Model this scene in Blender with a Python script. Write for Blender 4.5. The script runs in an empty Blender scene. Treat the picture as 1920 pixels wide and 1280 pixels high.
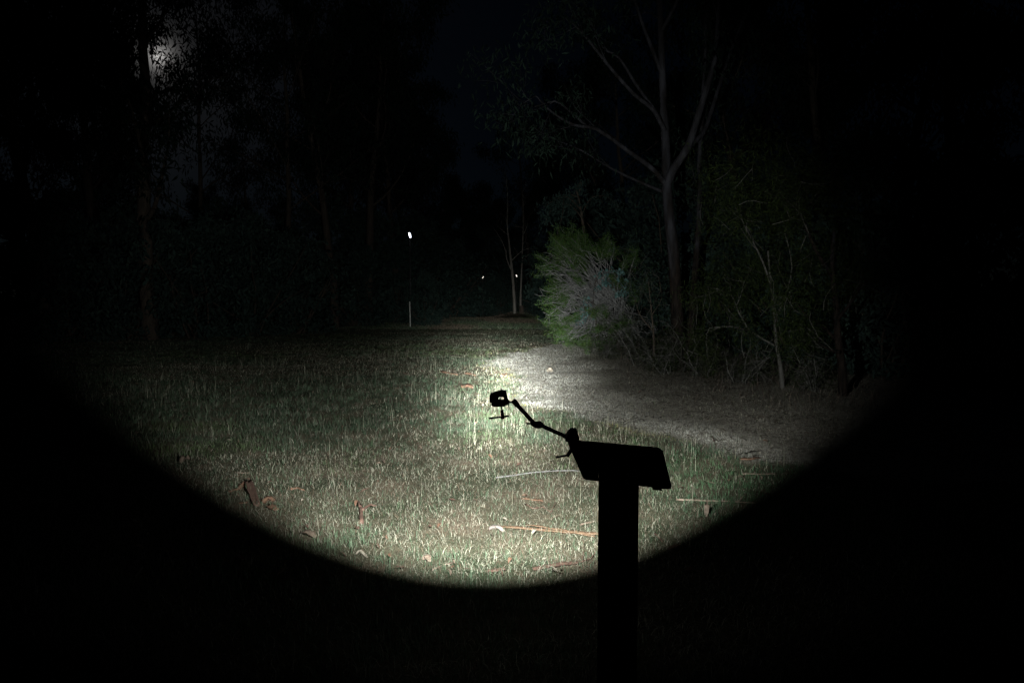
import bpy, math, random
import numpy as np
from mathutils import Vector, Matrix

rng = np.random.default_rng(7)
random.seed(7)
S = bpy.context.scene
COL = S.collection

# ------------------------------------------------------------------ camera
CAM_H = 1.6
FPX = 1280.0                      # focal length in photo pixels (24 mm on 36 mm)
PITCH = math.atan(80 / FPX)       # horizon at row 560 of the photo
cam_d = bpy.data.cameras.new('camera')
cam_d.lens = 24.0; cam_d.sensor_width = 36.0
cam_d.clip_start = 0.05; cam_d.clip_end = 3000
cam = bpy.data.objects.new('camera', cam_d); COL.objects.link(cam)
cam.location = (0, 0, CAM_H)
cam.rotation_euler = (math.pi / 2 - PITCH, 0, 0)
S.camera = cam
CP, SP = math.cos(PITCH), math.sin(PITCH)

def ray(px, py):
    u = (px - 960) / FPX; v = (640 - py) / FPX
    return Vector((u, CP + v * SP, v * CP - SP))
def P(px, py, D):                 # point at forward distance D on that pixel's ray
    r = ray(px, py); return Vector((0, 0, CAM_H)) + r * (D / r.y)
def G(px, py, z=0.0):             # where that ray meets the ground
    r = ray(px, py); return Vector((0, 0, CAM_H)) + r * ((z - CAM_H) / r.z)

# ------------------------------------------------------------------ sky, moon
moon_dir = ray(297, 106).normalized()
moon_el = math.asin(moon_dir.z); moon_az = math.atan2(moon_dir.x, moon_dir.y)
W = bpy.data.worlds.new('World'); S.world = W; W.use_nodes = True
nt = W.node_tree; nt.nodes.clear()
def N(tree, kind, **kw):
    n = tree.nodes.new(kind)
    for k, v in kw.items(): setattr(n, k, v)
    return n
sky = N(nt, 'ShaderNodeTexSky', sky_type='NISHITA'); sky.sun_disc = False
sky.ozone_density = 6; sky.dust_density = 0; sky.sun_elevation = moon_el; sky.sun_rotation = moon_az
bg = N(nt, 'ShaderNodeBackground'); bg.inputs['Strength'].default_value = 0.0003
nt.links.new(sky.outputs[0], bg.inputs[0])
# moonlit cloud round the moon
tc = N(nt, 'ShaderNodeTexCoord')
dot = N(nt, 'ShaderNodeVectorMath', operation='DOT_PRODUCT'); dot.inputs[1].default_value = moon_dir
nt.links.new(tc.outputs['Generated'], dot.inputs[0])
def M(tree, op, a, b=None, c=None):
    n = tree.nodes.new('ShaderNodeMath'); n.operation = op
    for i, v in enumerate((a, b, c)):
        if v is None: continue
        if isinstance(v, (int, float)): n.inputs[i].default_value = v
        else: tree.links.new(v, n.inputs[i])
    return n.outputs[0]
ang = M(nt, 'ARCCOSINE', M(nt, 'MINIMUM', dot.outputs['Value'], 0.999999))
deg = M(nt, 'MULTIPLY', ang, 180 / math.pi)
g1 = M(nt, 'MULTIPLY', M(nt, 'EXPONENT', M(nt, 'MULTIPLY', deg, -1 / 0.5)), .65)
g2 = M(nt, 'MULTIPLY', M(nt, 'EXPONENT', M(nt, 'MULTIPLY', deg, -1 / 3.0)), 0.009)
g3 = M(nt, 'MULTIPLY', M(nt, 'EXPONENT', M(nt, 'MULTIPLY', deg, -1 / 9.0)), 0.0055)
cl = N(nt, 'ShaderNodeTexNoise'); cl.inputs['Scale'].default_value = 9; cl.inputs['Detail'].default_value = 6
nt.links.new(tc.outputs['Generated'], cl.inputs['Vector'])
clv = M(nt, 'ADD', M(nt, 'MULTIPLY', cl.outputs['Fac'], 1.1), 0.4)
gl = M(nt, 'MULTIPLY', M(nt, 'ADD', M(nt, 'ADD', g1, g2), g3), clv)
bg2 = N(nt, 'ShaderNodeBackground'); bg2.inputs['Color'].default_value = (1.0, 0.97, 0.93, 1)
nt.links.new(gl, bg2.inputs['Strength'])
addn = N(nt, 'ShaderNodeAddShader'); wo = N(nt, 'ShaderNodeOutputWorld')
nt.links.new(bg.outputs[0], addn.inputs[0]); nt.links.new(bg2.outputs[0], addn.inputs[1])
nt.links.new(addn.outputs[0], wo.inputs['Surface'])
ml = bpy.data.lights.new('moonlight', 'SUN'); ml.energy = 0.004; ml.angle = math.radians(0.5); ml.color = (1, .97, .92)
mo = bpy.data.objects.new('moonlight', ml); COL.objects.link(mo)
mo.rotation_euler = moon_dir.to_track_quat('Z', 'Y').to_euler()

S.view_settings.view_transform = 'Standard'; S.view_settings.look = 'None'
S.view_settings.exposure = 0; S.view_settings.gamma = 1
S.view_settings.use_curve_mapping = False
S.cycles.max_bounces = 3; S.cycles.diffuse_bounces = 1; S.cycles.transmission_bounces = 2
S.cycles.use_denoising = True

# ------------------------------------------------------------------ helpers
def tag(o, label=None, cat=None, group=None, kind=None):
    if label: o['label'] = label
    if cat: o['category'] = cat
    if group: o['group'] = group
    if kind: o['kind'] = kind
    return o
def empty(name, loc=(0, 0, 0), rz=0.0, label=None, cat=None, group=None):
    o = bpy.data.objects.new(name, None); COL.objects.link(o)
    o.location = loc; o.rotation_euler = (0, 0, rz); o.empty_display_size = 0.1
    return tag(o, label, cat, group)
def link(name, me, mat=None, parent=None):
    if mat and not me.materials: me.materials.append(mat)
    o = bpy.data.objects.new(name, me); COL.objects.link(o)
    if parent: o.parent = parent
    return o
def np_mesh(name, V, F, smooth=False, col=None):
    V = np.asarray(V, dtype=np.float32); F = np.asarray(F, dtype=np.int32)
    me = bpy.data.meshes.new(name)
    k = F.shape[1]
    me.vertices.add(len(V)); me.vertices.foreach_set('co', V.ravel())
    me.loops.add(F.size); me.loops.foreach_set('vertex_index', F.ravel())
    me.polygons.add(len(F)); me.polygons.foreach_set('loop_start', np.arange(0, F.size, k, dtype=np.int32))
    if smooth: me.polygons.foreach_set('use_smooth', np.ones(len(F), dtype=bool))
    if col is not None:
        c = np.ones((len(V), 4), dtype=np.float32); c[:, :3] = col
        a = me.attributes.new('tint', 'FLOAT_COLOR', 'POINT'); a.data.foreach_set('color', c.ravel())
    me.update(calc_edges=True); me.validate()
    return me
class MB:                          # collects quads / ngons
    def __init__(s): s.v = []; s.f = []
    def add(s, vs, fs):
        o = len(s.v); s.v += [tuple(v) for v in vs]; s.f += [[i + o for i in f] for f in fs]
    def box(s, c, size, rot=None):
        c = Vector(c); hx, hy, hz = [d / 2 for d in size]
        vs = [Vector((x, y, z)) for x in (-hx, hx) for y in (-hy, hy) for z in (-hz, hz)]
        if rot: vs = [rot @ v for v in vs]
        s.add([c + v for v in vs], [(0, 1, 3, 2), (4, 6, 7, 5), (0, 4, 5, 1), (2, 3, 7, 6), (0, 2, 6, 4), (1, 5, 7, 3)])
    def tube(s, pts, radii, n=8, cap=True):
        pts = [Vector(p) for p in pts]; rings = []
        up = Vector((0, 0, 1))
        for i, p in enumerate(pts):
            t = (pts[min(i + 1, len(pts) - 1)] - pts[max(i - 1, 0)]).normalized()
            a = t.cross(up)
            if a.length < 0.1: a = t.cross(Vector((1, 0, 0)))
            a.normalize(); b = t.cross(a)
            r = radii[i] if hasattr(radii, '__len__') else radii
            rings.append([p + a * math.cos(2 * math.pi * j / n) * r + b * math.sin(2 * math.pi * j / n) * r for j in range(n)])
        vs = [v for rg in rings for v in rg]
        fs = [(i * n + j, i * n + (j + 1) % n, (i + 1) * n + (j + 1) % n, (i + 1) * n + j) for i in range(len(pts) - 1) for j in range(n)]
        if cap: fs += [tuple(range(n - 1, -1, -1)), tuple((len(pts) - 1) * n + j for j in range(n))]
        s.add(vs, fs)
    def prism(s, poly, off):       # polygon of 3D points swept by a vector
        n = len(poly); poly = [Vector(p) for p in poly]; off = Vector(off)
        s.add(poly + [p + off for p in poly],
              [tuple(range(n)), tuple(range(2 * n - 1, n - 1, -1))] + [(j, j + n, (j + 1) % n + n, (j + 1) % n) for j in range(n)])
    def mesh(s, name, smooth=False):
        me = bpy.data.meshes.new(name); me.from_pydata(s.v, [], s.f)
        if smooth: me.polygons.foreach_set('use_smooth', [True] * len(me.polygons))
        me.update(); return me
    def build(s, name, mat, parent=None, smooth=False, bevel=0):
        o = link(name, s.mesh(name, smooth), mat, parent)
        if bevel:
            b = o.modifiers.new('bevel', 'BEVEL'); b.width = bevel; b.segments = 2; b.limit_method = 'ANGLE'
        return o

# value noise on a lattice
_T = rng.random((256, 256)).astype(np.float64)
def vnoise(x, y, s):
    x = np.asarray(x, dtype=np.float64) / s + 91.3; y = np.asarray(y, dtype=np.float64) / s + 57.7
    i = np.floor(x).astype(int); j = np.floor(y).astype(int)
    fx = x - i; fy = y - j; fx = fx * fx * (3 - 2 * fx); fy = fy * fy * (3 - 2 * fy)
    g = lambda a, b: _T[a % 256, b % 256]
    return (g(i, j) * (1 - fx) + g(i + 1, j) * fx) * (1 - fy) + (g(i, j + 1) * (1 - fx) + g(i + 1, j + 1) * fx) * fy
def sstep(a, b, x):
    t = np.clip((x - a) / (b - a), 0, 1); return t * t * (3 - 2 * t)

# ------------------------------------------------------------------ materials
def mat(name):
    m = bpy.data.materials.new(name); m.use_nodes = True
    t = m.node_tree; b = t.nodes['Principled BSDF']
    return m, t, b
def ramp(t, fac, stops):
    r = N(t, 'ShaderNodeValToRGB'); e = r.color_ramp.elements
    while len(e) < len(stops): e.new(0.5)
    for el, (p, c) in zip(e, stops): el.position = p; el.color = (*c, 1)
    t.links.new(fac, r.inputs[0]); return r.outputs[0]
def noise(t, scale, detail=4, vec=None, rough=0.55):
    n = N(t, 'ShaderNodeTexNoise'); n.inputs['Scale'].default_value = scale; n.inputs['Detail'].default_value = detail
    n.inputs['Roughness'].default_value = rough
    if vec is not None: t.links.new(vec, n.inputs['Vector'])
    return n.outputs['Fac']
def bump(t, b, h, dist, strength=1.0):
    n = N(t, 'ShaderNodeBump'); n.inputs['Distance'].default_value = dist; n.inputs['Strength'].default_value = strength
    t.links.new(h, n.inputs['Height']); t.links.new(n.outputs[0], b.inputs['Normal'])
def objvec(t, scale=(1, 1, 1)):
    c = N(t, 'ShaderNodeTexCoord'); m = N(t, 'ShaderNodeMapping'); m.inputs['Scale'].default_value = scale
    t.links.new(c.outputs['Object'], m.inputs['Vector']); return m.outputs[0]

def noisy(name, stops, scale, rough=0.8, bd=0.0, stretch=(1, 1, 1), metallic=0.0, spec=0.3):
    m, t, b = mat(name); v = objvec(t, stretch)
    f = noise(t, scale, 6, v)
    t.links.new(ramp(t, f, stops), b.inputs['Base Color'])
    b.inputs['Roughness'].default_value = rough; b.inputs['Metallic'].default_value = metallic
    b.inputs['Specular IOR Level'].default_value = spec
    if bd: bump(t, b, noise(t, scale * 3, 5, v), bd)
    return m
def leafy(name, base, trans=0.35, rough=0.55, spec=0.25):
    m, t, b = mat(name)
    a = N(t, 'ShaderNodeAttribute', attribute_name='tint')
    mx = N(t, 'ShaderNodeMix', data_type='RGBA', blend_type='MULTIPLY'); mx.inputs['Factor'].default_value = 1
    t.links.new(a.outputs['Color'], mx.inputs['A']); mx.inputs['B'].default_value = (*base, 1)
    t.links.new(mx.outputs['Result'], b.inputs['Base Color'])
    b.inputs['Roughness'].default_value = rough; b.inputs['Specular IOR Level'].default_value = spec
    tr = N(t, 'ShaderNodeBsdfTranslucent'); t.links.new(mx.outputs['Result'], tr.inputs['Color'])
    ms = N(t, 'ShaderNodeMixShader'); ms.inputs[0].default_value = trans
    out = t.nodes['Material Output']
    t.links.new(b.outputs[0], ms.inputs[1]); t.links.new(tr.outputs[0], ms.inputs[2]); t.links.new(ms.outputs[0], out.inputs['Surface'])
    return m
M_GRASS = leafy('grass_blade', (1, 1, 1), 0.3, 0.6, 0.2)
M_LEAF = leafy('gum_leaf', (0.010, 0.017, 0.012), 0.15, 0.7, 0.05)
M_GLAUC = leafy('glaucous_leaf', (0.09, 0.17, 0.16), 0.2, 0.5, 0.3)
M_NEEDLE = leafy('needle_leaf', (0.064, 0.124, 0.035), 0.3, 0.6, 0.15)
M_DARKLEAF = leafy('shrub_leaf', (0.026, 0.042, 0.036), 0.15, 0.7, 0.05)
M_OLIVE = leafy('olive_needle', (0.014, 0.020, 0.007), 0.2, 0.7, 0.05)
def gum_bark():
    m, t, b = mat('smooth_gum_bark'); v = objvec(t, (2.2, 2.2, .5))
    f = noise(t, 2.6, 6, v); c = N(t, 'ShaderNodeTexCoord'); sx_ = N(t, 'ShaderNodeSeparateXYZ'); t.links.new(c.outputs['Object'], sx_.inputs[0])
    # rough brown bark clings to the foot of the trunk, smooth grey bark above about three metres
    k = M(t, 'ADD', M(t, 'MULTIPLY', sx_.outputs['Z'], .30), M(t, 'MULTIPLY', f, 1.6)); mr = N(t, 'ShaderNodeMapRange'); mr.inputs['From Min'].default_value = 1.45; mr.inputs['From Max'].default_value = 2.0
    t.links.new(k, mr.inputs['Value'])
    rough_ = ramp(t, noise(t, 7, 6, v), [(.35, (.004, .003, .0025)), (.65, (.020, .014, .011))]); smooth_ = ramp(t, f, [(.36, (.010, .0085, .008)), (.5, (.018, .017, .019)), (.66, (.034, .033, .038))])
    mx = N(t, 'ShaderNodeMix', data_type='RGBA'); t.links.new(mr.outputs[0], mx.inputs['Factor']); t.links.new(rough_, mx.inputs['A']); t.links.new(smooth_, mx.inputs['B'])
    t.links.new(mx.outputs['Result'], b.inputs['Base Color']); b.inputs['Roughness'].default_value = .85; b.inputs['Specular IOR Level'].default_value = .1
    bump(t, b, noise(t, 9, 6, v), .03); return m
M_BARK = gum_bark()
M_BARKD = noisy('rough_bark', [(0.3, (.03, .022, .016)), (.7, (.08, .06, .045))], 7, .9, .02, (2, 2, .3))
M_PALE = noisy('pale_bark', [(0.3, (.13, .11, .09)), (.7, (.26, .24, .21))], 6, .8, .006, (2, 2, .4))
M_STEM = noisy('grey_stem', [(0.3, (.03, .027, .024)), (.7, (.085, .08, .07))], 9, .85, .004, (2, 2, .4))
M_TWIG = noisy('dead_twig', [(0.3, (.15, .142, .138)), (.7, (.32, .31, .30))], 12, .85)
M_STRIP = noisy('orange_bark', [(0.25, (.07, .036, .023)), (.5, (.14, .082, .048)), (.8, (.24, .16, .095))], 22, .7, .002, (1, 6, 6))
M_STRIPD = noisy('red_brown_bark', [(0.3, (.045, .025, .018)), (.7, (.16, .09, .065))], 25, .75, .002, (1, 6, 6))
M_PINK = noisy('pink_white_bark', [(0.3, (.15, .115, .10)), (.7, (.27, .225, .20))], 18, .7, .001)
M_RUST = noisy('rust_bark', [(0.3, (.07, .034, .022)), (.7, (.19, .105, .065))], 25, .75, .002)
M_CREAM = noisy('cream_leaf', [(0.3, (.20, .16, .12)), (.7, (.36, .31, .25))], 30, .6)
M_TAN = noisy('tan_leaf', [(0.3, (.10, .07, .05)), (.7, (.25, .185, .14))], 30, .6)
M_GREYSTICK = noisy('grey_stick', [(0.3, (.08, .072, .068)), (.7, (.18, .165, .16))], 30, .8)
M_TIMBER = noisy('dark_timber', [(0.3, (.035, .028, .022)), (.7, (.08, .065, .05))], 10, .8, .002, (6, 6, .6))
M_PLATE = noisy('dark_metal_plate', [(0.3, (.03, .03, .032)), (.7, (.05, .05, .052))], 20, .5, 0, metallic=.2)
M_BLACKM = noisy('black_anodised_metal', [(0.3, (.012, .012, .013)), (.7, (.022, .022, .023))], 60, .5, 0, metallic=.3)
M_RUBBER = noisy('black_rubber', [(0.3, (.01, .01, .01)), (.7, (.02, .02, .02))], 60, .8)
M_STAKE = noisy('white_stake_paint', [(0.3, (.45, .44, .40)), (.7, (.66, .65, .60))], 8, .6)
M_POLE = noisy('dark_pole_steel', [(0.3, (.018, .018, .018)), (.7, (.04, .04, .04))], 8, .5)

def emit(name, col, st):
    m = bpy.data.materials.new(name); m.use_nodes = True; t = m.node_tree; t.nodes.clear()
    e = N(t, 'ShaderNodeEmission'); e.inputs[0].default_value = (*col, 1); e.inputs[1].default_value = st
    o = N(t, 'ShaderNodeOutputMaterial'); t.links.new(e.outputs[0], o.inputs[0]); return m

# ------------------------------------------------------------------ ground
far_pair = G(968, 596)
def gz(x, y):
    x = np.asarray(x, dtype=np.float64); y = np.asarray(y, dtype=np.float64)
    z = (vnoise(x, y, 2.3) - .5) * .05 + (vnoise(x, y, .6) - .5) * .025 + (vnoise(x, y, 9) - .5) * .08
    z = z * sstep(0.5, 4, np.hypot(x, y))
    z += .5 * np.exp(-(((x - far_pair.x) / 1.5) ** 2 + ((y - far_pair.y) / 1.3) ** 2))      # mound at the foot of the far pair of trunks
    edge = far_pair.y + .8 + (vnoise(x, y * 0, 6) - .5) * 3
    z -= .6 * sstep(0, 3.5, y - edge)                                                     # the clearing ends in a ditch
    z += .6 * sstep(6, 14, y - edge)
    return z
def gz1(x, y): return float(gz(np.array([x]), np.array([y]))[0])
def GP(px, py):
    g = G(px, py)
    for _ in range(3): g = G(px, py, gz1(g.x, g.y))
    return g

PATH_PX = [(1075, 646), (1040, 648), (1003, 652.5), (956, 662), (933, 671), (922, 680.6), (930, 696), (941, 710), (966, 734), (1033, 761), (1077, 776), (1164, 798), (1208, 809), (1330, 838), (1500, 868), (1700, 900)]
_pp = sorted([(G(*q).y, G(*q).x) for q in PATH_PX])
_pd = np.array([q[0] for q in _pp]); _px = np.array([q[1] for q in _pp])
def path_s(x, y):                 # >0 inside the dry track
    wob = (vnoise(x, y, .22) - .5) * .35 + (vnoise(x, y, .6) - .5) * .6 + (vnoise(x, y, 1.7) - .5) * .5
    xl = np.interp(y, _pd, _px, left=9, right=60)
    return x - xl + wob
def path_m(x, y): return sstep(-.25, .40, path_s(x, y))

def warp(t, a, p): return np.sign(t) * (np.abs(t) * a + (np.abs(t) ** p) * (900 - a))
nx, ny = 260, 300
tx = np.linspace(-1, 1, nx); xs = warp(tx, 30, 5.0)
ty = np.linspace(-.25, 1, ny); ys = warp(ty, 55, 7.0)
XX, YY = np.meshgrid(xs, ys); XX = XX.ravel(); YY = YY.ravel()
V = np.stack([XX, YY, gz(XX, YY)], 1)
ii = np.arange(nx * ny).reshape(ny, nx)
F = np.stack([ii[:-1, :-1], ii[:-1, 1:], ii[1:, 1:], ii[1:, :-1]], -1).reshape(-1, 4)
pm = path_m(XX, YY)
gme = np_mesh('ground', V, F, True, np.stack([pm, pm, pm], 1))
mg, t, b = mat('grassy_soil')
v = N(t, 'ShaderNodeTexCoord').outputs['Object']
n1 = noise(t, 1.4, 6, v, .6); n2 = noise(t, 14, 5, v, .65)
c1 = ramp(t, n1, [(.35, (.045, .050, .028)), (.5, (.085, .078, .050)), (.66, (.14, .108, .075))])
c2 = ramp(t, n2, [(.3, (.12, .10, .08)), (.5, (.28, .25, .21)), (.7, (.44, .41, .35))])
at = N(t, 'ShaderNodeAttribute', attribute_name='tint')
mx = N(t, 'ShaderNodeMix', data_type='RGBA'); t.links.new(at.outputs['Fac'], mx.inputs['Factor'])
t.links.new(c1, mx.inputs['A']); t.links.new(c2, mx.inputs['B'])
t.links.new(mx.outputs['Result'], b.inputs['Base Color']); b.inputs['Roughness'].default_value = .95
b.inputs['Specular IOR Level'].default_value = .1
bump(t, b, noise(t, 30, 6, v, .7), .02)
ground = link('ground', gme, mg); ground['kind'] = 'structure'

# ------------------------------------------------------------------ grass
def blades(x, y, h, w, lean, col, yaw=None, zs=1.0, curl=1.25):
    n = len(x); z = gz(x, y)
    a = rng.random(n) * 2 * np.pi if yaw is None else yaw          # lean direction
    fa = a + np.pi / 2 + (rng.random(n) - .5) * 1.6                 # blade width direction
    wx, wy = np.cos(fa) * w / 2, np.sin(fa) * w / 2
    lx, ly = np.cos(a), np.sin(a)
    m1 = h * .5; s1 = np.sin(lean * .55); c1 = np.cos(lean * .55) * zs
    s2 = np.sin(lean * curl); c2 = np.cos(lean * curl) * zs
    V = np.empty((n, 5, 3))
    V[:, 0] = np.stack([x - wx, y - wy, z - .008], 1); V[:, 1] = np.stack([x + wx, y + wy, z - .008], 1)
    mxx, myy, mzz = x + lx * m1 * s1, y + ly * m1 * s1, z + m1 * c1 + .002
    V[:, 2] = np.stack([mxx - wx * .8, myy - wy * .8, mzz], 1); V[:, 3] = np.stack([mxx + wx * .8, myy + wy * .8, mzz], 1)
    V[:, 4] = np.stack([mxx + lx * m1 * s2, myy + ly * m1 * s2, np.maximum(mzz + m1 * c2, z + .004)], 1)
    b0 = np.arange(n)[:, None] * 5
    F = np.concatenate([b0 + [0, 1, 3], b0 + [0, 3, 2], b0 + [2, 3, 4]], 0)
    C = np.repeat(col[:, None, :], 5, 1)
    return V.reshape(-1, 3), F, C.reshape(-1, 3)
def scatter(n, d0, d1, p, spread=.78, pad=.8):
    u = rng.random(n); e = 2 - p                                    # area density ~ D^-p
    D = (d0 ** e + u * (d1 ** e - d0 ** e)) ** (1 / e)
    x = (rng.random(n) * 2 - 1) * (spread * D + pad)
    return x, D
def tufts(n, per, d0, d1, p, rad):                                  # clumped positions and outward lean
    cx, cy = scatter(n // per, d0, d1, p)
    k = np.repeat(np.arange(len(cx)), per); an = rng.random(len(k)) * 2 * np.pi; rr = np.abs(rng.normal(size=len(k))) * rad * (.6 + .8 * rng.random(len(cx)))[k]
    return cx[k] + np.cos(an) * rr, cy[k] + np.sin(an) * rr, an + rng.normal(size=len(k)) * .7, k
def lerp(a, b, f): return np.asarray(a)[None] * (1 - f[:, None]) + np.asarray(b)[None] * f[:, None]
def field(name, parts, label, cat):
    Vs, Fs, Cs, o = [], [], [], 0
    for Vv, Ff, Cc in parts: Vs.append(Vv); Fs.append(Ff + o); Cs.append(Cc); o += len(Vv)
    ob = link(name, np_mesh(name, np.concatenate(Vs), np.concatenate(Fs), False, np.concatenate(Cs)), M_GRASS)
    return tag(ob, label, cat, kind='stuff')

GREEN_A, GREEN_B, GREEN_C = (.072, .120, .066), (.150, .200, .128), (.14, .19, .07)
STRAW_A, STRAW_B = (.30, .27, .20), (.60, .56, .44)
BROWN = (.15, .10, .07)
def turf_colour(x, y, n):
    f = rng.random(n); c = lerp(GREEN_A, GREEN_B, f)
    k = vnoise(x, y, .7) * .5 + vnoise(x, y, 3.2) * .5; m = sstep(.5, .8, k)[:, None] * .7
    c = c * (1 - m) + np.asarray(GREEN_C)[None] * m
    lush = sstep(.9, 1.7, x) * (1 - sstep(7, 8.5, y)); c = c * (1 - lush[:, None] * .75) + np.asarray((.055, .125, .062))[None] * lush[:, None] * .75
    dry = rng.random(n) < .22 * (1 - .7 * lush); c[dry] = lerp(STRAW_A, STRAW_B, rng.random(dry.sum())) * .6
    c = c * (.55 + .8 * (vnoise(x, y, .28) * .55 + vnoise(x, y * 1.4, .9) * .45))[:, None]
    return c * ((.8 + .4 * rng.random(n)) * (1 - .42 * sstep(5.6, 8.6, y)))[:, None]      # darkened away from the sign: greener growth, plus weaker torch light painted in
def thatch_amount(x, y):
    k = vnoise(x, y * 1.6, .35) * .3 + vnoise(x, y, 1.1) * .35 + vnoise(x, y * 1.3, 3.1) * .45
    near = .22 * np.exp(-((y - 5.5) / 1.2) ** 2) * sstep(-3.6, -.8, x) + .10 * (1 - sstep(6, 8, y))
    return np.clip((sstep(.46, .74, k + near) * .95 + .10) * (1 - .65 * sstep(.9, 1.7, x) * (1 - sstep(7, 8.5, y)) * sstep(3.9, 4.6, y)), 0, 1)
def longer(x, y): return sstep(6.3, 9, y) * (1 - sstep(13, 20, y)) * (1 - sstep(.2, 1.2, x))

# green turf: an even base coat and clumps
parts = []
x, y = scatter(410000, 2.4, 46, 1.55)
bare = lambda x, y: sstep(.66, .80, vnoise(x + 3, y * 1.5, .8) * .6 + vnoise(x, y * 1.4 + 9, .3) * .4) * .8
keep = (rng.random(len(x)) > bare(x, y)) & (rng.random(len(x)) > np.clip(path_m(x, y), 0, .94)) & (rng.random(len(x)) > thatch_amount(x, y) * .75)
x, y = x[keep], y[keep]; n = len(x); big = np.clip(y / 8.5, .66, 3.4)
h = (.024 + .036 * rng.random(n)) * (.6 + .8 * vnoise(x, y, .45)) * (1 + .25 * longer(x, y))
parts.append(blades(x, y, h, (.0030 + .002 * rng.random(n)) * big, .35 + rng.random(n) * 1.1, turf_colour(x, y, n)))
x, y, yw, k = tufts(240000, 16, 2.6, 30, 1.7, .045)
keep = (rng.random(len(x)) > np.clip(path_m(x, y), 0, .98)) & (rng.random(len(x)) > thatch_amount(x, y) * .85)
x, y, yw, k = x[keep], y[keep], yw[keep], k[keep]; n = len(x); big = np.clip(y / 8.5, .66, 2.8)
tf = rng.random(k.max() + 1)[k]
h = (.03 + .05 * rng.random(n)) * (.6 + .8 * tf) * (1 + .25 * longer(x, y))
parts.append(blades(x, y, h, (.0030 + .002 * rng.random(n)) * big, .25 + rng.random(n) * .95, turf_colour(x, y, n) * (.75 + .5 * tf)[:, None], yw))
x = (rng.random(60000) * 2 - 1) * 17; y = 36 + rng.random(60000) * (far_pair.y - 35.5); n = len(x)
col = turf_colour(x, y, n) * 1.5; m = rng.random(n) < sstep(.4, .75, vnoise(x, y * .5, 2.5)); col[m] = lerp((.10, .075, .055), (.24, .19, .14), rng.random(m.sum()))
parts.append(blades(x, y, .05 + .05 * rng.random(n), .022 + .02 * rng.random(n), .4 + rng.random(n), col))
field('lawn_grass', parts, 'short green grass covering the torch-lit clearing', 'grass')

# straw thatch, lying
x, y = scatter(420000, 2.4, 40, 1.65)
x2, y2 = scatter(330000, 6.0, 27, 1.3, .36, .0); x2 = x2 + .12 * y2; _k2 = rng.random(len(x2)) < path_m(x2, y2) * (.35 + .65 * vnoise(x2, y2, .5)); x = np.concatenate([x, x2[_k2]]); y = np.concatenate([y, y2[_k2]])
pmk = path_m(x, y); th = thatch_amount(x, y)
keep = rng.random(len(x)) < np.maximum(th, pmk)
x, y, pmk = x[keep], y[keep], pmk[keep]; n = len(x); sd = path_s(x, y)
big = np.clip(y / 7.5, .66, 3.2)
col = lerp(STRAW_A, STRAW_B, rng.random(n) ** 1.3) * (.45 + .85 * (vnoise(x, y * 1.5, .33) * .6 + vnoise(x, y, 1.3) * .4))[:, None]
br = rng.random(n) < np.where(pmk > .5, .12, .34); col[br] = np.asarray(BROWN) * (.6 + rng.random(br.sum()) * .9)[:, None]
litter = sstep(.7, 2.7, sd + (vnoise(x, y, 1.2) - .5) * 2.5 - .1 * (y - 10)) * pmk                # leaf litter and painted-in beam falloff, both darker away from the open edge
gy = pmk > .5; pale = lerp((.50, .475, .42), (.70, .67, .61), rng.random(n)); dim_mould = lerp((.032, .028, .023), (.11, .097, .08), rng.random(n))
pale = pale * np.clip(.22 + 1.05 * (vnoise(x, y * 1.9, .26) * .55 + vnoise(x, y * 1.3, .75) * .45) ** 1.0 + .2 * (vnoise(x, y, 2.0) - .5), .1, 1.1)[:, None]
pc = pale * (1 - litter)[:, None] + dim_mould * litter[:, None]; use = gy & (rng.random(n) < .8); col[use] = pc[use]
edge = np.exp(-(sd / .16) ** 2) * (rng.random(n) < np.where(y > 11, .25, .6)) * (vnoise(x, y, .7) > .42)
col = col * (1 - edge[:, None]) + np.asarray((.40, .36, .11))[None] * edge[:, None]
h = (.035 + .07 * rng.random(n) ** 1.5) * (1 - .3 * pmk)
w = (.0026 + .002 * rng.random(n)) * big * np.where(pmk > .5, .7, 1)
zs = np.where(pmk > .5, .22 + .7 * rng.random(n) ** 1.5, np.where(rng.random(n) < .6, .25, .7))
field('dry_grass', [blades(x, y, h, w, .7 + rng.random(n) * .7, col, None, zs)], 'pale straw-coloured dead grass matted over the track and lawn', 'dry grass')

# tall seed stalks
x, y = scatter(11000, 3.2, 24, 1.5)
kk = vnoise(x, y, .8) * .5 + vnoise(x, y, 2.6) * .5
keep = (path_m(x, y) < .3) & (rng.random(len(x)) < sstep(.40, .72, kk) * (.25 + .75 * sstep(5.2, 8.5, y)))
x, y = x[keep], y[keep]; n = len(x)
h = .10 + .17 * rng.random(n)
w = .0022 * np.clip(y / 5, .8, 2.3)
field('seed_stalks', [blades(x, y, h, w, rng.random(n) ** 2 * 1.1, lerp((.17, .165, .11), (.38, .355, .27), rng.random(n)), None, 1.0, 1.0)], 'thin pale seed stalks standing above the short lawn', 'grass stalks')

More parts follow.
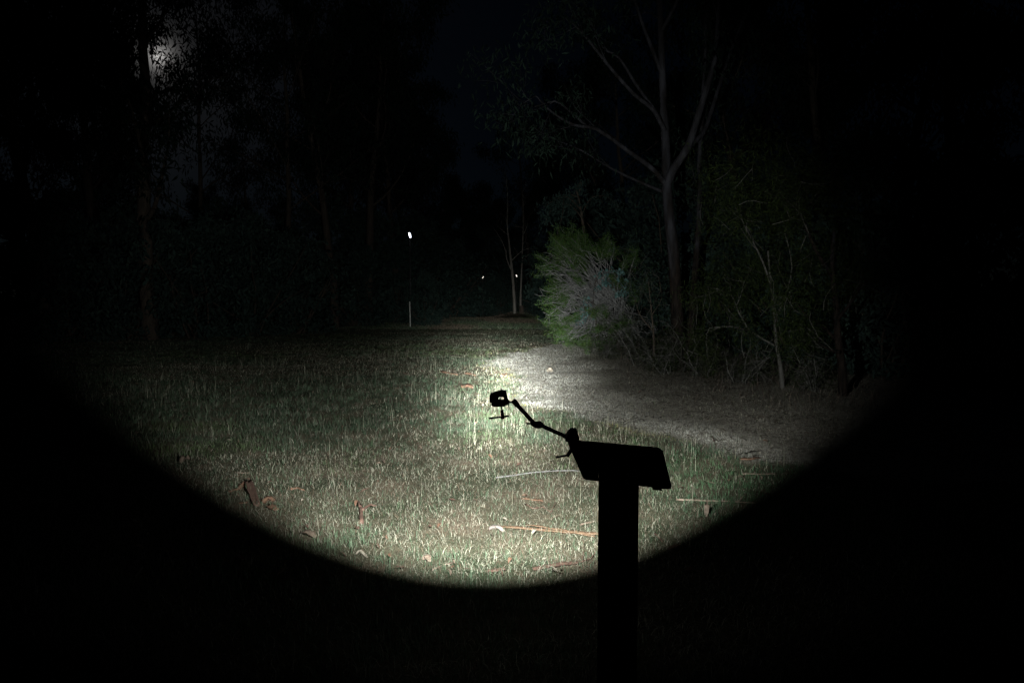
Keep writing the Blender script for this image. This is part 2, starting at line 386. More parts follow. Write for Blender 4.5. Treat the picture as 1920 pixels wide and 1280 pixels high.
# dark twigs on the track and under right-hand trees, plus painted ridge shadows
x, y = scatter(42000, 4.0, 30, 1.4)
sd = path_s(x, y); under = sstep(1.5, 4.5, sd) * (y < 30)
keep = (rng.random(len(x)) < np.where(sd > -.2, (.34 + .66 * under) * (.1 + 1.2 * vnoise(x, y * 1.5, .6)), .10))
x, y, under = x[keep], y[keep], under[keep]; n = len(x)
h = .07 + .20 * rng.random(n) ** 2 + .10 * under * rng.random(n)
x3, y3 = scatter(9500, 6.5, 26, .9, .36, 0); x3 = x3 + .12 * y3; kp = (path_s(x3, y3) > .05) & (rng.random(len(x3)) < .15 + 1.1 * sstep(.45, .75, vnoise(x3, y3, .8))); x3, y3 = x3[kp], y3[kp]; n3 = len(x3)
shadow_dashes = blades(x3, y3, .08 + .26 * rng.random(n3) ** 2, .010 + .03 * rng.random(n3) ** 2, .9 + .5 * rng.random(n3), lerp((.020, .016, .013), (.10, .08, .06), rng.random(n3)), rng.integers(0, 2, n3) * np.pi + rng.normal(size=n3) * .35, .22)  # flat dark strokes: lying twigs and painted-in shadows of ridges in the track
field('twigs_and_shadows', [shadow_dashes, blades(x, y, h, .0075 * np.clip(y / 8, .6, 2.6), .8 + rng.random(n) * .6 - under * rng.random(n) * .6, lerp((.030, .024, .02), (.12, .09, .07), rng.random(n)), None, np.where(rng.random(n) < .25 * under, 1.0, .22))],
      'dark twigs, bark crumbs and painted shadow strokes strewn along the dry track', 'litter')

# ------------------------------------------------------------------ things lying on the ground
def ground_strip(name, pts, w, mat_, label, cat, curl=.35, lift=.004, th=.004, group=None):
    """a bark strip: a curved, tapering, slightly channelled ribbon with thickness, following ground points"""
    pts = [Vector(p) for p in pts]
    n = max(7, len(pts) * 3); L = []
    for i in range(n):
        f = i / (n - 1) * (len(pts) - 1); k = min(int(f), len(pts) - 2); L.append(pts[k].lerp(pts[k + 1], f - k))
    o0 = L[0].copy(); o0.z = gz1(o0.x, o0.y); mb = MB(); r = random.Random(len(name) + int(o0.x * 1000))
    rows = []; m = 5
    for i, p in enumerate(L):
        tdir = (L[min(i + 1, n - 1)] - L[max(i - 1, 0)]).normalized(); s = Vector((-tdir.y, tdir.x, 0)).normalized()
        ww = w * (.35 + .65 * math.sin(math.pi * (.12 + .8 * i / (n - 1))) ** .6) * r.uniform(.85, 1.1)
        zc = gz1(p.x, p.y) + lift + (p.z if p.z > 0 else 0) + r.uniform(-.003, .004)
        row = []
        for j in range(m):
            q = (j / (m - 1) - .5) * 2
            row.append(Vector((p.x, p.y, 0)) + s * q * ww / 2 + Vector((0, 0, zc + curl * ww * q * q * .8)) - o0)
        rows.append(row)
    top = [v for row in rows for v in row]; bot = [v - Vector((0, 0, th)) for v in top]
    K = len(top); fs = []
    for i in range(n - 1):
        for j in range(m - 1):
            a = i * m + j; fs.append((a, a + 1, a + m + 1, a + m)); fs.append((K + a, K + a + m, K + a + m + 1, K + a + 1))
        a = i * m; fs.append((a, a + m, K + a + m, K + a)); a = i * m + m - 1; fs.append((a, K + a, K + a + m, a + m))
    for j in range(m - 1):
        fs.append((j, K + j, K + j + 1, j + 1)); a = (n - 1) * m + j; fs.append((a, a + 1, K + a + 1, K + a))
    mb.add(top + bot, fs)
    o = mb.build(name, mat_, None, True); o.location = o0
    return tag(o, label, cat, group)
def stick(name, pts, r0, r1, mat_, label, cat, forks=()):
    pts = [Vector(p) for p in pts]; o0 = Vector((pts[0].x, pts[0].y, gz1(pts[0].x, pts[0].y)))
    def place(q): return [Vector((p.x, p.y, gz1(p.x, p.y) + .008 + max(p.z, 0))) - o0 for p in q]
    def dense(q):
        out = []
        for i in range(len(q) - 1):
            for k in range(3): out.append(q[i].lerp(q[i + 1], k / 3) + Vector((random.uniform(-1, 1), random.uniform(-1, 1), 0)) * r0 * .5)
        return out + [q[-1]]
    mb = MB(); pp = place(dense(pts)); mb.tube(pp, [r0 + (r1 - r0) * i / (len(pp) - 1) for i in range(len(pp))], 6)
    for f in forks:
        q = place(dense([Vector(p) for p in f])); mb.tube(q, [r1 * 1.1 + (r1 * .5 - r1 * 1.1) * i / (len(q) - 1) for i in range(len(q))], 5)
    o = mb.build(name, mat_, None, True); o.location = o0
    return tag(o, label, cat)
def g2(px, py, lift=0):
    v = G(px, py); return Vector((v.x, v.y, lift))

ground_strip('bark_strip', [g2(938, 981), g2(1000, 985), g2(1060, 991), g2(1125, 997), g2(1160, 998)], .046, M_STRIP, 'long orange-brown bark strip reaching behind the sign post', 'bark strip')
ground_strip('bark_strip', [g2(985, 979, .01), g2(1050, 988, .012), g2(1115, 1001, .006)], .016, M_STRIP, 'thin orange bark sliver lying on the long orange strip', 'bark strip')
ground_strip('bark_strip', [g2(1000, 1060), g2(1045, 1053), g2(1090, 1047)], .045, M_STRIPD, 'dark red-brown bark strip at the near edge of the light', 'bark strip')
ground_strip('bark_strip', [g2(914, 1064), g2(930, 1063), g2(948, 1060)], .04, M_STRIPD, 'short dark bark piece left of the red-brown strip', 'bark strip')
stick('fallen_twig', [g2(1085, 1047), g2(1108, 1040), g2(1122, 1028, .02)], .006, .003, M_STRIPD, 'dark forked twig running up beside the sign post', 'twig', [[g2(1092, 1044), g2(1096, 1032, .05)]])
ground_strip('bark_strip', [g2(978, 931), g2(1000, 934), g2(1018, 937)], .04, M_RUST, 'flat rust-brown bark piece above the long orange strip', 'bark strip')
ground_strip('bark_curl', [g2(917, 986), g2(930, 985, .008), g2(944, 989)], .04, M_PINK, 'pinkish white curl of bark at the left end of the orange strip', 'bark curl', .6)
stick('fallen_stick', [g2(930, 893), g2(965, 889), g2(1000, 884), g2(1040, 881), g2(1075, 881), g2(1100, 885)], .0075, .005, M_GREYSTICK, 'long pale curved stick running behind the tilted sign board', 'stick')
stick('fallen_twig', [g2(985, 941), g2(1000, 949), g2(1018, 946), g2(1033, 955)], .006, .003, M_STRIPD, 'dark wavy twig right of the pink bark curl', 'twig', [[g2(1033, 955), g2(1042, 946, .04)]])
ground_strip('bark_strip', [g2(1088, 977), g2(1103, 974), g2(1116, 971)], .025, M_TAN, 'small tan bark piece against the sign post', 'bark strip')
stick('fallen_stick', [g2(1268, 937), g2(1310, 939), g2(1350, 941), g2(1392, 942), g2(1432, 942)], .009, .005, M_TAN, 'long thin tan stick in the green grass right of the post', 'stick', [[g2(1382, 942), g2(1398, 937, .05)]])
ground_strip('bark_curl', [g2(1324, 968), g2(1325, 966, .05), g2(1326, 966, .11)], .035, M_TAN, 'tan bark curl standing upright in the right-hand grass', 'bark curl', .8)
stick('fallen_twig', [g2(1228, 998), g2(1236, 1005), g2(1242, 1012)], .007, .003, M_STRIPD, 'short dark twig right of the sign post', 'twig')
ground_strip('bark_strip', [g2(1255, 1025), g2(1268, 1020), g2(1280, 1016)], .035, M_STRIPD, 'dark bark chip near the lower right rim of light', 'bark strip')
ground_strip('bark_strip', [g2(1388, 863), g2(1405, 863), g2(1425, 859)], .06, M_RUST, 'rust-red bark slab beside the dry track at right', 'bark strip')
ground_strip('bark_strip', [g2(1392, 887), g2(1420, 888), g2(1458, 887)], .035, M_TAN, 'thin brown bark strip lying in dark grass far right', 'bark strip')
stick('fallen_twig', [g2(1334, 820), g2(1337, 828, .03), g2(1343, 835)], .008, .004, M_STRIPD, 'dark hooked twig on the dry track right of the board', 'twig')
# left side
ground_strip('bark_strip', [g2(465, 903, .03), g2(472, 922, .02), g2(482, 945)], .07, M_STRIPD, 'dark charred bark slab pointing down at the left rim', 'bark strip')
ground_strip('bark_strip', [g2(430, 918), g2(448, 913), g2(464, 904, .03)], .05, M_RUST, 'orange-brown bark piece meeting the dark slab at left', 'bark strip')
ground_strip('bark_strip', [g2(495, 938), g2(503, 935, .02), g2(514, 935)], .07, M_RUST, 'rust bark chip right of the dark slab', 'bark strip')
ground_strip('bark_strip', [g2(500, 943), g2(510, 949), g2(518, 952)], .06, M_RUST, 'lower rust bark chip right of the dark slab', 'bark strip')
ground_strip('bark_strip', [g2(448, 939), g2(455, 939), g2(463, 938)], .03, M_RUST, 'tiny rust bark bit under the dark slab', 'bark strip')
stick('forked_bark', [g2(679, 976), g2(680, 962, .01), g2(676, 948, .02)], .020, .012, M_STRIPD, 'brown forked bark stub in the middle of the lawn', 'bark piece', [[g2(678, 952, .02), g2(668, 940, .02)], [g2(680, 958, .02), g2(692, 947, .02), g2(705, 946, .01)]])
ground_strip('bark_strip', [g2(566, 993), g2(576, 996, .01), g2(590, 1001)], .05, M_TAN, 'pale brown bark chip near the lower left rim of light', 'bark strip', .5)
ground_strip('fallen_leaf', [g2(667, 1033), g2(676, 1031, .015), g2(688, 1038)], .022, M_CREAM, 'curved cream leaf just above the lower rim of light', 'leaf', .5)
ground_strip('bark_strip', [g2(792, 1043), g2(800, 1041, .01), g2(806, 1046)], .04, M_TAN, 'pale bark chip near the bottom centre of the light', 'bark strip', .5)
stick('fallen_stick', [g2(810, 1062), g2(828, 1054), g2(848, 1048)], .006, .004, M_TAN, 'thin tan twig near the bottom centre of the light', 'stick')
stick('fallen_stick', [g2(545, 913), g2(558, 911), g2(570, 915)], .012, .006, M_RUST, 'rust twig lying left of centre on the lawn', 'stick')
ground_strip('bark_strip', [g2(440, 883), g2(455, 885), g2(468, 884)], .03, M_TAN, 'greyish pale bark chip above the dark slab at left', 'bark strip')
ground_strip('fallen_leaf', [g2(340, 862), g2(347, 858, .03), g2(354, 856)], .06, M_TAN, 'lone brown leaf at the far left of the lit lawn', 'leaf', .6)
ground_strip('bark_strip', [g2(868, 724.5), g2(875, 723.5, .02), g2(886, 724.5)], .18, M_RUST, 'reddish bark slab left of the brightest spot', 'bark strip')
stick('fallen_stick', [g2(829, 698), g2(845, 702), g2(858, 704)], .03, .015, M_RUST, 'long rusty branch on the lawn left of the track', 'stick')
stick('fallen_stick', [g2(873, 701.5), g2(883, 703), g2(891, 705.5)], .025, .012, M_RUST, 'short rusty branch between lawn branch and track', 'stick')
stick('fallen_stick', [g2(940, 705), g2(946, 702.5), g2(951, 701)], .03, .015, M_STRIPD, 'dark stick on the track above the brightest spot', 'stick')
ground_strip('fallen_leaf', [g2(1028, 697), g2(1031, 696, .04), g2(1034, 697)], .12, M_CREAM, 'single cream leaf on the dry track right of the bright spot', 'leaf', .5)
stump = P(857, 592, 57)
ground_strip('bark_slab', [Vector((stump.x - .15, stump.y, .02)), Vector((stump.x, stump.y, .32)), Vector((stump.x + .12, stump.y, .55))], .28, M_TAN, 'small tan bark slab leaning at the dark far edge of the lawn', 'bark slab', .3)

# many small fallen leaves, each one its own
def leaf_mesh(L, wd, bend):
    vs = []; n = 4
    for i in range(n + 1):
        f = i / n; wq = wd * math.sin(math.pi * f) ** .7 * .5
        z = bend * L * math.sin(math.pi * f); xx = (f - .5) * L; yy = .12 * L * math.sin(math.pi * f)
        vs += [(xx, yy - wq, z + .25 * wq), (xx, yy, z), (xx, yy + wq, z + .25 * wq)]
    fs = []
    for i in range(n):
        for j in range(2): a = i * 3 + j; fs.append((a, a + 3, a + 4, a + 1))
    me = bpy.data.meshes.new('fallen_leaf'); me.from_pydata(vs, [], fs); me.polygons.foreach_set('use_smooth', [True] * len(fs)); return me
LM = [leaf_mesh(.10, .026, .12), leaf_mesh(.085, .032, .2), leaf_mesh(.13, .022, .08)]
LMm = []
for i, me in enumerate(LM):
    for mm in (M_CREAM, M_TAN, M_TAN, M_RUST, M_STRIPD):
        c = me.copy(); c.materials.append(mm); LMm.append(c)
r = random.Random(3); k = 0
while k < 190:
    D = 3.9 + 11 * r.random() ** 1.7; x = r.uniform(-.6 * D, .48 * D)
    o = link('fallen_leaf', r.choice(LMm))
    o.location = (x, D, gz1(x, D) + .014 + .018 * r.random()); s = r.uniform(.4, .8) * (1 + D * .03)
    o.scale = (s, s, s); o.rotation_euler = (r.uniform(-.5, .5), r.uniform(-.4, .4), r.uniform(0, 6.28))
    tag(o, 'small dry fallen gum leaf scattered in the lit grass', 'leaf', 'small dry leaves scattered over the grass'); k += 1

# ------------------------------------------------------------------ trees
UPV = Vector((0, 0, 1))
def rv(r): return Vector((r.uniform(-1, 1), r.uniform(-1, 1), r.uniform(-1, 1)))
def wander(p, d, L, n, r, wob=.15, lift=0.0):
    pts = [p.copy()]; d = d.normalized()
    for i in range(n):
        d = (d + rv(r) * wob + UPV * lift).normalized(); pts.append(pts[-1] + d * (L / n))
    return pts
def smooth_poly(pts, sub=3):
    pts = [Vector(p) for p in pts]; out = []
    for i in range(len(pts) - 1):
        p0 = pts[max(i - 1, 0)]; p1 = pts[i]; p2 = pts[i + 1]; p3 = pts[min(i + 2, len(pts) - 1)]
        for k in range(sub):
            t = k / sub
            out.append(.5 * ((2 * p1) + (p2 - p0) * t + (2 * p0 - 5 * p1 + 4 * p2 - p3) * t * t + (3 * p1 - p0 - 3 * p2 + p3) * t ** 3))
    return out + [pts[-1]]
def taper(n, a, b): return [a + (b - a) * i / (n - 1) for i in range(n)]

def leaves(centres, spread, per, L, Wd, seed, droop=.75, shade=.35, hue=None, sizevar=.4, flat=1.0):
    """leaf-sized faces round the given twig ends"""
    g = np.random.default_rng(seed); C = np.repeat(np.asarray([tuple(c) for c in centres], dtype=np.float64), per, 0); n = len(C)
    q = g.normal(size=(n, 3)); q *= (spread / (1e-6 + np.linalg.norm(q, axis=1)) * g.random(n) ** .45)[:, None]; q[:, 2] *= flat
    C = C + q
    d = g.normal(size=(n, 3)); d[:, 2] -= droop * 2; d /= np.linalg.norm(d, axis=1)[:, None]
    s = np.cross(d, g.normal(size=(n, 3))); s /= np.linalg.norm(s, axis=1)[:, None]
    l = L * (1 + (g.random(n) - .5) * 2 * sizevar); w = Wd * (1 + (g.random(n) - .5) * 2 * sizevar)
    V = np.empty((n, 4, 3)); V[:, 0] = C; V[:, 1] = C + d * (l * .45)[:, None] + s * (w / 2)[:, None]
    V[:, 2] = C + d * l[:, None]; V[:, 3] = C + d * (l * .45)[:, None] - s * (w / 2)[:, None]
    tint = (1 - shade + 2 * shade * g.random(n))[:, None] * np.ones((1, 3))
    if hue is not None:
        m = g.random(n) < hue[0]; tint[m] = tint[m] * np.asarray(hue[1])
    return V.reshape(-1, 3), np.arange(n * 4).reshape(n, 4), np.repeat(tint, 4, 0)

class Tree:
    def __init__(s, seed): s.r = random.Random(seed); s.trunk = MB(); s.limbs = []; s.tips = []; s.twigs = MB()
    def limb(s, pts, r0, r1, n=7):
        pts = smooth_poly(pts); mb = MB(); mb.tube(pts, taper(len(pts), r0, r1), n); s.limbs.append(mb); return pts
    def ramify(s, pts, L, rad, depth, spread=.8, every=2, lift=.05, start=.35):
        """secondary branches off a limb; their ends carry the leaves"""
        n = len(pts)
        for i in range(int(n * start), n, every):
            base = pts[i]; ax = (pts[min(i + 1, n - 1)] - pts[max(i - 1, 0)]).normalized()
            d = (ax + rv(s.r) * spread).normalized(); f = 1 - .45 * i / n; l = L * f * s.r.uniform(.6, 1.2)
            q = wander(base, d, l, 5, s.r, .22, lift); s.twigs.tube(q, taper(6, rad, rad * .3), 4, False)
            if depth > 1: s.ramify(q, L * .5, rad * .45, depth - 1, spread, 1, lift, .3)
            else: s.tips += [q[3], q[5]]
        s.tips.append(pts[-1])
    def build(s, name, loc, label, cat='tree', group=None, bark=None, leafmat=None, leaf=None, rz=0.0, crown='crown', twigmat=None):
        e = empty(name, loc, rz, label, cat, group)
        s.trunk.build('trunk', bark, e, True)
        for mb in s.limbs: mb.build('limb', bark, e, True)
        if s.twigs.f: s.twigs.build('branches', twigmat or bark, e, True)['kind'] = 'stuff'
        if leaf:
            Vv, Ff, Cc = leaf; link(crown, np_mesh(crown, Vv, Ff, False, Cc), leafmat, e)['kind'] = 'stuff'
        return e
def clone(e, loc, rz, label, scale=1.0):
    c = e.copy(); COL.objects.link(c); c.location = loc; c.rotation_euler = (0, 0, rz); c.scale = (scale,) * 3
    c['label'] = label
    for ch in list(e.children):
        k = ch.copy(); COL.objects.link(k); k.parent = c
    return c
def ground_at(px, D): 
    x = (px - 960) / FPX * D; return Vector((x, D, gz1(x, D) - .05))

# --- the big gum right of the track: limbs follow the photograph
B = Vector(GP(1272, 694)); B.z = gz1(B.x, B.y); D0 = B.y
T = Tree(11)
def q(px, py, dd=0.0): return P(px, py, D0 + dd) - B
tp = smooth_poly([Vector((0, 0, -.2)), q(1271, 640), q(1268, 560), q(1262, 470), q(1254, 400), q(1250, 345), q(1248, 270, .1), q(1243, 180, .2), q(1240, 80, .3), q(1236, -40, .4), q(1240, -180, .5), q(1225, -330, .6)])
n = len(tp); T.trunk.tube(tp, [.30 * (1 - i / n) ** .8 * (1.3 if i < 2 else 1) * .43 + .025 for i in range(n)], 12)
for a in range(7):                                                   # root flare
    an = a * .9 + .3; T.trunk.tube([Vector((math.cos(an) * .34, math.sin(an) * .34, -.12)), Vector((math.cos(an) * .17, math.sin(an) * .17, .16)), Vector((math.cos(an) * .1, math.sin(an) * .1, .6))], [.1, .09, .04], 7)
L = []
L.append(T.limb([q(1290, 690, -.15), q(1293, 640, -.1), q(1297, 590), q(1304, 500, .5), q(1311, 400, .9), q(1311, 320, 1), q(1318, 180, 1.2), q(1325, 0, 1.4)], .10, .04))
L.append(T.limb([q(1250, 350), q(1262, 318, -.1), q(1290, 275, -.3), q(1308, 220, -.4), q(1325, 165, -.5), q(1340, 110, -.6), q(1346, 40, -.6), q(1352, -80, -.6), q(1340, -200, -.6)], .10, .03))
L.append(T.limb([q(1290, 275, -.3), q(1318, 250, 0), q(1335, 205, .3), q(1352, 150, .6), q(1380, 70, .8), q(1408, 5, 1), q(1420, -60, 1)], .06, .02))
L.append(T.limb([q(1249, 348), q(1225, 318, -.2), q(1180, 285, -.5), q(1120, 243, -.9), q(1075, 234, -1.2), q(1032, 208, -1.5), q(1005, 180, -1.8)], .065, .012))
L.append(T.limb([q(1100, 237, -1), q(1070, 210, -.8), q(1040, 190, -.6), q(1000, 200, -.6), q(970, 184, -.5)], .03, .008))
L.append(T.limb([q(1250, 362), q(1220, 350, .2), q(1150, 318, .5), q(1090, 282, .9), q(1040, 262, 1.1)], .045, .010))
L.append(T.limb([q(1246, 245), q(1225, 206, -.2), q(1190, 178, -.4), q(1145, 128, -.7), q(1105, 78, -1), q(1080, 50, -1.1), q(1060, 35, -1.2)], .055, .014))
L.append(T.limb([q(1226, 205, -.2), q(1190, 155, .2), q(1160, 108, .4), q(1130, 90, .5), q(1105, 50, .6), q(1090, -10, .8)], .04, .012))
L.append(T.limb([q(1242, 140, .2), q(1210, 60, .4), q(1180, -30, .7), q(1150, -120, 1)], .05, .02))
L.append(T.limb([q(1240, 60, .3), q(1275, -10, 0), q(1300, -90, -.3), q(1340, -150, -.5)], .05, .02))
for i, l in enumerate(L): T.ramify(l, 1.5, .014, 2, .9, 3, .02, .5)
T.ramify(tp, 2.2, .02, 2, 1.0, 2, .03, .75)
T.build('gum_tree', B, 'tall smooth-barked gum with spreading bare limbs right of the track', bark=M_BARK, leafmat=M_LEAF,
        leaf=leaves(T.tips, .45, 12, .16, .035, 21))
print('gum tips', len(T.tips))

# --- generic tall gums (built once each, then copied)
def make_gum(seed, H, loc, label, group, dens=1.0, r0=.22, bark=M_BARKD, lean=0.0, low=.38):
    t = Tree(seed); r = t.r
    pts = [Vector((0, 0, -.3))]; d = Vector((lean, r.uniform(-.05, .05), 1)).normalized()
    for i in range(12):
        d = (d + Vector((r.uniform(-.07, .07), r.uniform(-.07, .07), .03))).normalized(); pts.append(pts[-1] + d * (H / 12))
    pts = smooth_poly(pts, 2); n = len(pts); t.trunk.tube(pts, [r0 * (1 - i / n) ** .75 + .02 for i in range(n)], 9)
    for k in range(9):
        f = low + (1 - low) * k / 9; i = int(f * (n - 1)); az = k * 2.4 + r.uniform(-.5, .5)
        dd = Vector((math.cos(az), math.sin(az), r.uniform(.35, .9))); l = H * (.34 - .16 * (f - low)) * r.uniform(.75, 1.15)
        lp = wander(pts[i], dd, l, 6, r, .18, .06); lp = t.limb(lp, r0 * .42 * (1.15 - f), .02, 6)
        t.ramify(lp, l * .42, .02, 2, .9, 3, .02, .35)
    t.ramify(pts, H * .12, .02, 2, 1, 2, .03, .75)
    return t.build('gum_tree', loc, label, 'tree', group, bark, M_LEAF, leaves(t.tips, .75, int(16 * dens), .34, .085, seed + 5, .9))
WG = 'tall gums walling the left side of the clearing'
v1 = make_gum(31, 19, ground_at(95, 24), 'tall leafy gum in the black left edge of the picture', WG, 1.3)
v2 = make_gum(32, 17, ground_at(284, 27), 'gum with a straight dark trunk crossing the moon glow', WG, .5, .30, M_BARKD, .0, .30)
v3 = make_gum(33, 20, ground_at(690, 41), 'tall gum on the left of the patch of open night sky', WG, 1.3, .26)
v4 = make_gum(34, 18, ground_at(525, 36), 'slender thin-crowned gum standing before the grey sky gap', WG, .5, .16, M_BARKD, .02, .4)
clone(v1, ground_at(-60, 27), 2.1, 'tall leafy gum cut off by the left picture edge', 1.0)
clone(v3, ground_at(190, 33), 1.1, 'tall dense gum left of the moon glow', .95)
clone(v1, ground_at(745, 47), 4.0, 'tall dense gum behind the white marker stake', 1.0)
clone(v3, ground_at(630, 38), 2.6, 'tall gum with a long bare trunk left of the bright white light', .85)
clone(v4, ground_at(400, 42), 3.3, 'slender far gum between the moon glow and the grey sky gap', 1.0)
clone(v2, ground_at(455, 50), 1.9, 'distant sparse gum under the grey sky gap', .7)
clone(v1, ground_at(810, 62), 5.2, 'far dense gum closing the clearing left of the sky patch', .85)
for px, D, rz, sc, src, lab in [(40, 44, .4, 1.0, 'v3', 'back-row gum far behind the left picture edge'), (140, 46, 1.7, 1.05, 'v1', 'back-row gum left of the moon glow'), (235, 50, 3.0, 1.0, 'v3', 'back-row gum just left of the moon'),
        (345, 60, 2.2, .6, 'v1', 'low back-row gum beneath the moon'), (430, 62, 5.0, .5, 'v3', 'low back-row gum right beneath the moon'), (510, 64, 1.0, .55, 'v1', 'low back-row gum under the grey sky gap'), (590, 56, 4.4, .95, 'v3', 'back-row gum right of the grey sky gap'),
        (650, 52, .9, 1.1, 'v1', 'back-row gum left behind the bright white lamp'), (715, 58, 2.9, 1.15, 'v3', 'back-row gum above the bright white lamp'), (775, 66, 5.7, 1.15, 'v1', 'back-row gum at the left rim of the sky patch')]:
    clone({'v1': v1, 'v3': v3}[src], ground_at(px, D), rz, lab, sc)
RG = 'trees closing the far end and the right side'
f1 = make_gum(41, 13, ground_at(885, 74), 'far round-topped gum under the left of the sky patch', RG, 1.6, .2, M_BARKD, 0, .2)
clone(f1, ground_at(955, 80), 2.0, 'far round-topped gum under the middle of the sky patch', .95)
clone(f1, ground_at(1030, 76), 4.1, 'far gum behind the pair of pale trunks', 1.25)
clone(f1, ground_at(845, 66), 1.1, 'far leafy gum behind the small lamp on its pole', 1.0)
clone(v3, ground_at(1120, 48), .7, 'dense gum rising behind the green bush', .9)
clone(v1, ground_at(1180, 34), 3.7, 'leafy gum behind the big smooth-barked gum', .75)
clone(v3, ground_at(1400, 30), 1.9, 'dense gum behind the small pale-stemmed tree', .8)
clone(v1, ground_at(1560, 24), 5.5, 'dense gum in the black right part of the picture', .8)
clone(v3, ground_at(1800, 22), .2, 'tall gum lost in the dark at the right picture edge', .9)
clone(v1, ground_at(1500, 36), 2.4, 'tall gum far behind the rough-stemmed tree', 1.0)
clone(v3, ground_at(1660, 30), 4.6, 'tall gum in the black right-hand wood', 1.0)
clone(v1, ground_at(1900, 28), 1.3, 'tall gum cut off by the right picture edge', 1.0)
clone(v3, ground_at(1320, 40), 3.1, 'tall gum far behind the big smooth-barked gum', 1.0)
clone(v4, ground_at(1000, 70), 1.2, 'slender gum rising into the middle of the sky patch', 1.1)

# --- pair of pale trunks at the far end
B2 = Vector((far_pair.x, far_pair.y, gz1(far_pair.x, far_pair.y) - .1)); DF = B2.y
def qf(px, py, dd=0.0): return P(px, py, DF + dd) - B2
T = Tree(51)
tp = smooth_poly([qf(966, 606), qf(964, 560), qf(961, 515), qf(957, 480), qf(954, 450), qf(951, 420), qf(952, 380), qf(949, 330)])
T.trunk.tube(tp, taper(len(tp), .15, .025), 8)
l1 = T.limb([qf(958, 505), qf(950, 485), qf(948, 470), qf(940, 450), qf(932, 437)], .06, .02)
l2 = T.limb([qf(960, 488), qf(970, 478), qf(980, 470), qf(1000, 462)], .05, .02)
T.ramify(tp, 1.8, .03, 2, 1, 2, .05, .6); T.ramify(l1, 1.2, .02, 1, .8, 2, .05); T.ramify(l2, 1.2, .02, 1, .8, 2, .05)
T.build('slender_tree', B2, 'left one of two slender pale trunks at the end of the lawn', bark=M_PALE, leafmat=M_LEAF, leaf=leaves(T.tips, .4, 5, .2, .05, 52))
T = Tree(53)
tp = smooth_poly([qf(976, 604, .3), qf(976, 560, .3), qf(978, 510, .3), qf(980, 460, .3), qf(981, 410, .3), qf(980, 360, .3)])
T.trunk.tube(tp, taper(len(tp), .105, .02), 8)
l1 = T.limb([qf(979, 490, .3), qf(990, 478, .3), qf(1005, 474, .3), qf(1015, 476, .3)], .05, .015)
l2 = T.limb([qf(981, 440, .3), qf(988, 425, .3), qf(990, 410, .3)], .04, .015)
T.ramify(tp, 1.5, .03, 2, 1, 2, .05, .6); T.ramify(l1, 1, .02, 1, .8, 2, .05)
T.build('slender_tree', B2, 'right one of two slender pale trunks at the end of the lawn', bark=M_PALE, leafmat=M_LEAF, leaf=leaves(T.tips, .4, 5, .2, .05, 54))
mb = MB(); mb.tube([Vector((0, 0, -.2)), Vector((.02, 0, .25)), Vector((.0, 0, .5))], [.24, .20, .19], 9)
o = mb.build('tree_stump', M_BARKD, None, False); o.location = B2 + Vector((.42, -.3, .1)); tag(o, 'short sawn stump between the two slender pale trunks', 'stump')

# --- needle-leaved bush at the edge of the track, with dead grey twigs
BB = Vector(GP(1165, 657)); BB.z = gz1(BB.x, BB.y); DB = BB.y
def qb(px, py, dd=0.0): return P(px + 11, 440 + (py - 440) * .945, DB + dd) - BB
T = Tree(61); r = T.r
green_tips = []; dead = MB()
T.trunk.tube([Vector((0, 0, -.1)), qb(1145, 640), qb(1135, 600)], [.09, .07, .05], 8)
outline = [(1062, 452), (1048, 460), (1040, 470), (1034, 486), (1028, 500), (1024, 515), (1026, 530), (1034, 545), (1040, 560), (1036, 575), (1030, 588), (1034, 602), (1040, 615), (1048, 628), (1060, 638), (1072, 645), (1090, 462), (1070, 480), (1065, 510), (1080, 520), (1100, 480), (1125, 475), (1075, 600), (1095, 625), (1110, 590), (1135, 540), (1160, 500), (1150, 610), (1120, 640), (1180, 560)]
for (px, py) in outline:
    for k in range(r.choice((2, 4, 5, 7)) if px < 1066 else 4):
        tgt = qb(px + r.uniform(-12, 20), py + r.uniform(-14, 14), r.uniform(-2.3, .8)); st = qb(1140 + r.uniform(-25, 30), 655 - r.uniform(0, 110), r.uniform(-.3, .3))
        mid = st.lerp(tgt, .55) + rv(r) * .12 + Vector((0, 0, .15))
        pts = smooth_poly([st, mid, tgt], 4); T.limbs.append(MB()) if False else None
        dead.tube(pts, taper(len(pts), .022, .006), 4, False)
        d = (tgt - mid).normalized()
        for j in range(5):
            tw = wander(pts[-1 - j // 2], d + rv(r) * .55, r.uniform(.18, .55), 4, r, .25, .05); dead.tube(tw, taper(5, .006, .003), 3, False); green_tips += tw[r.choice((1, 2, 2, 3)):]
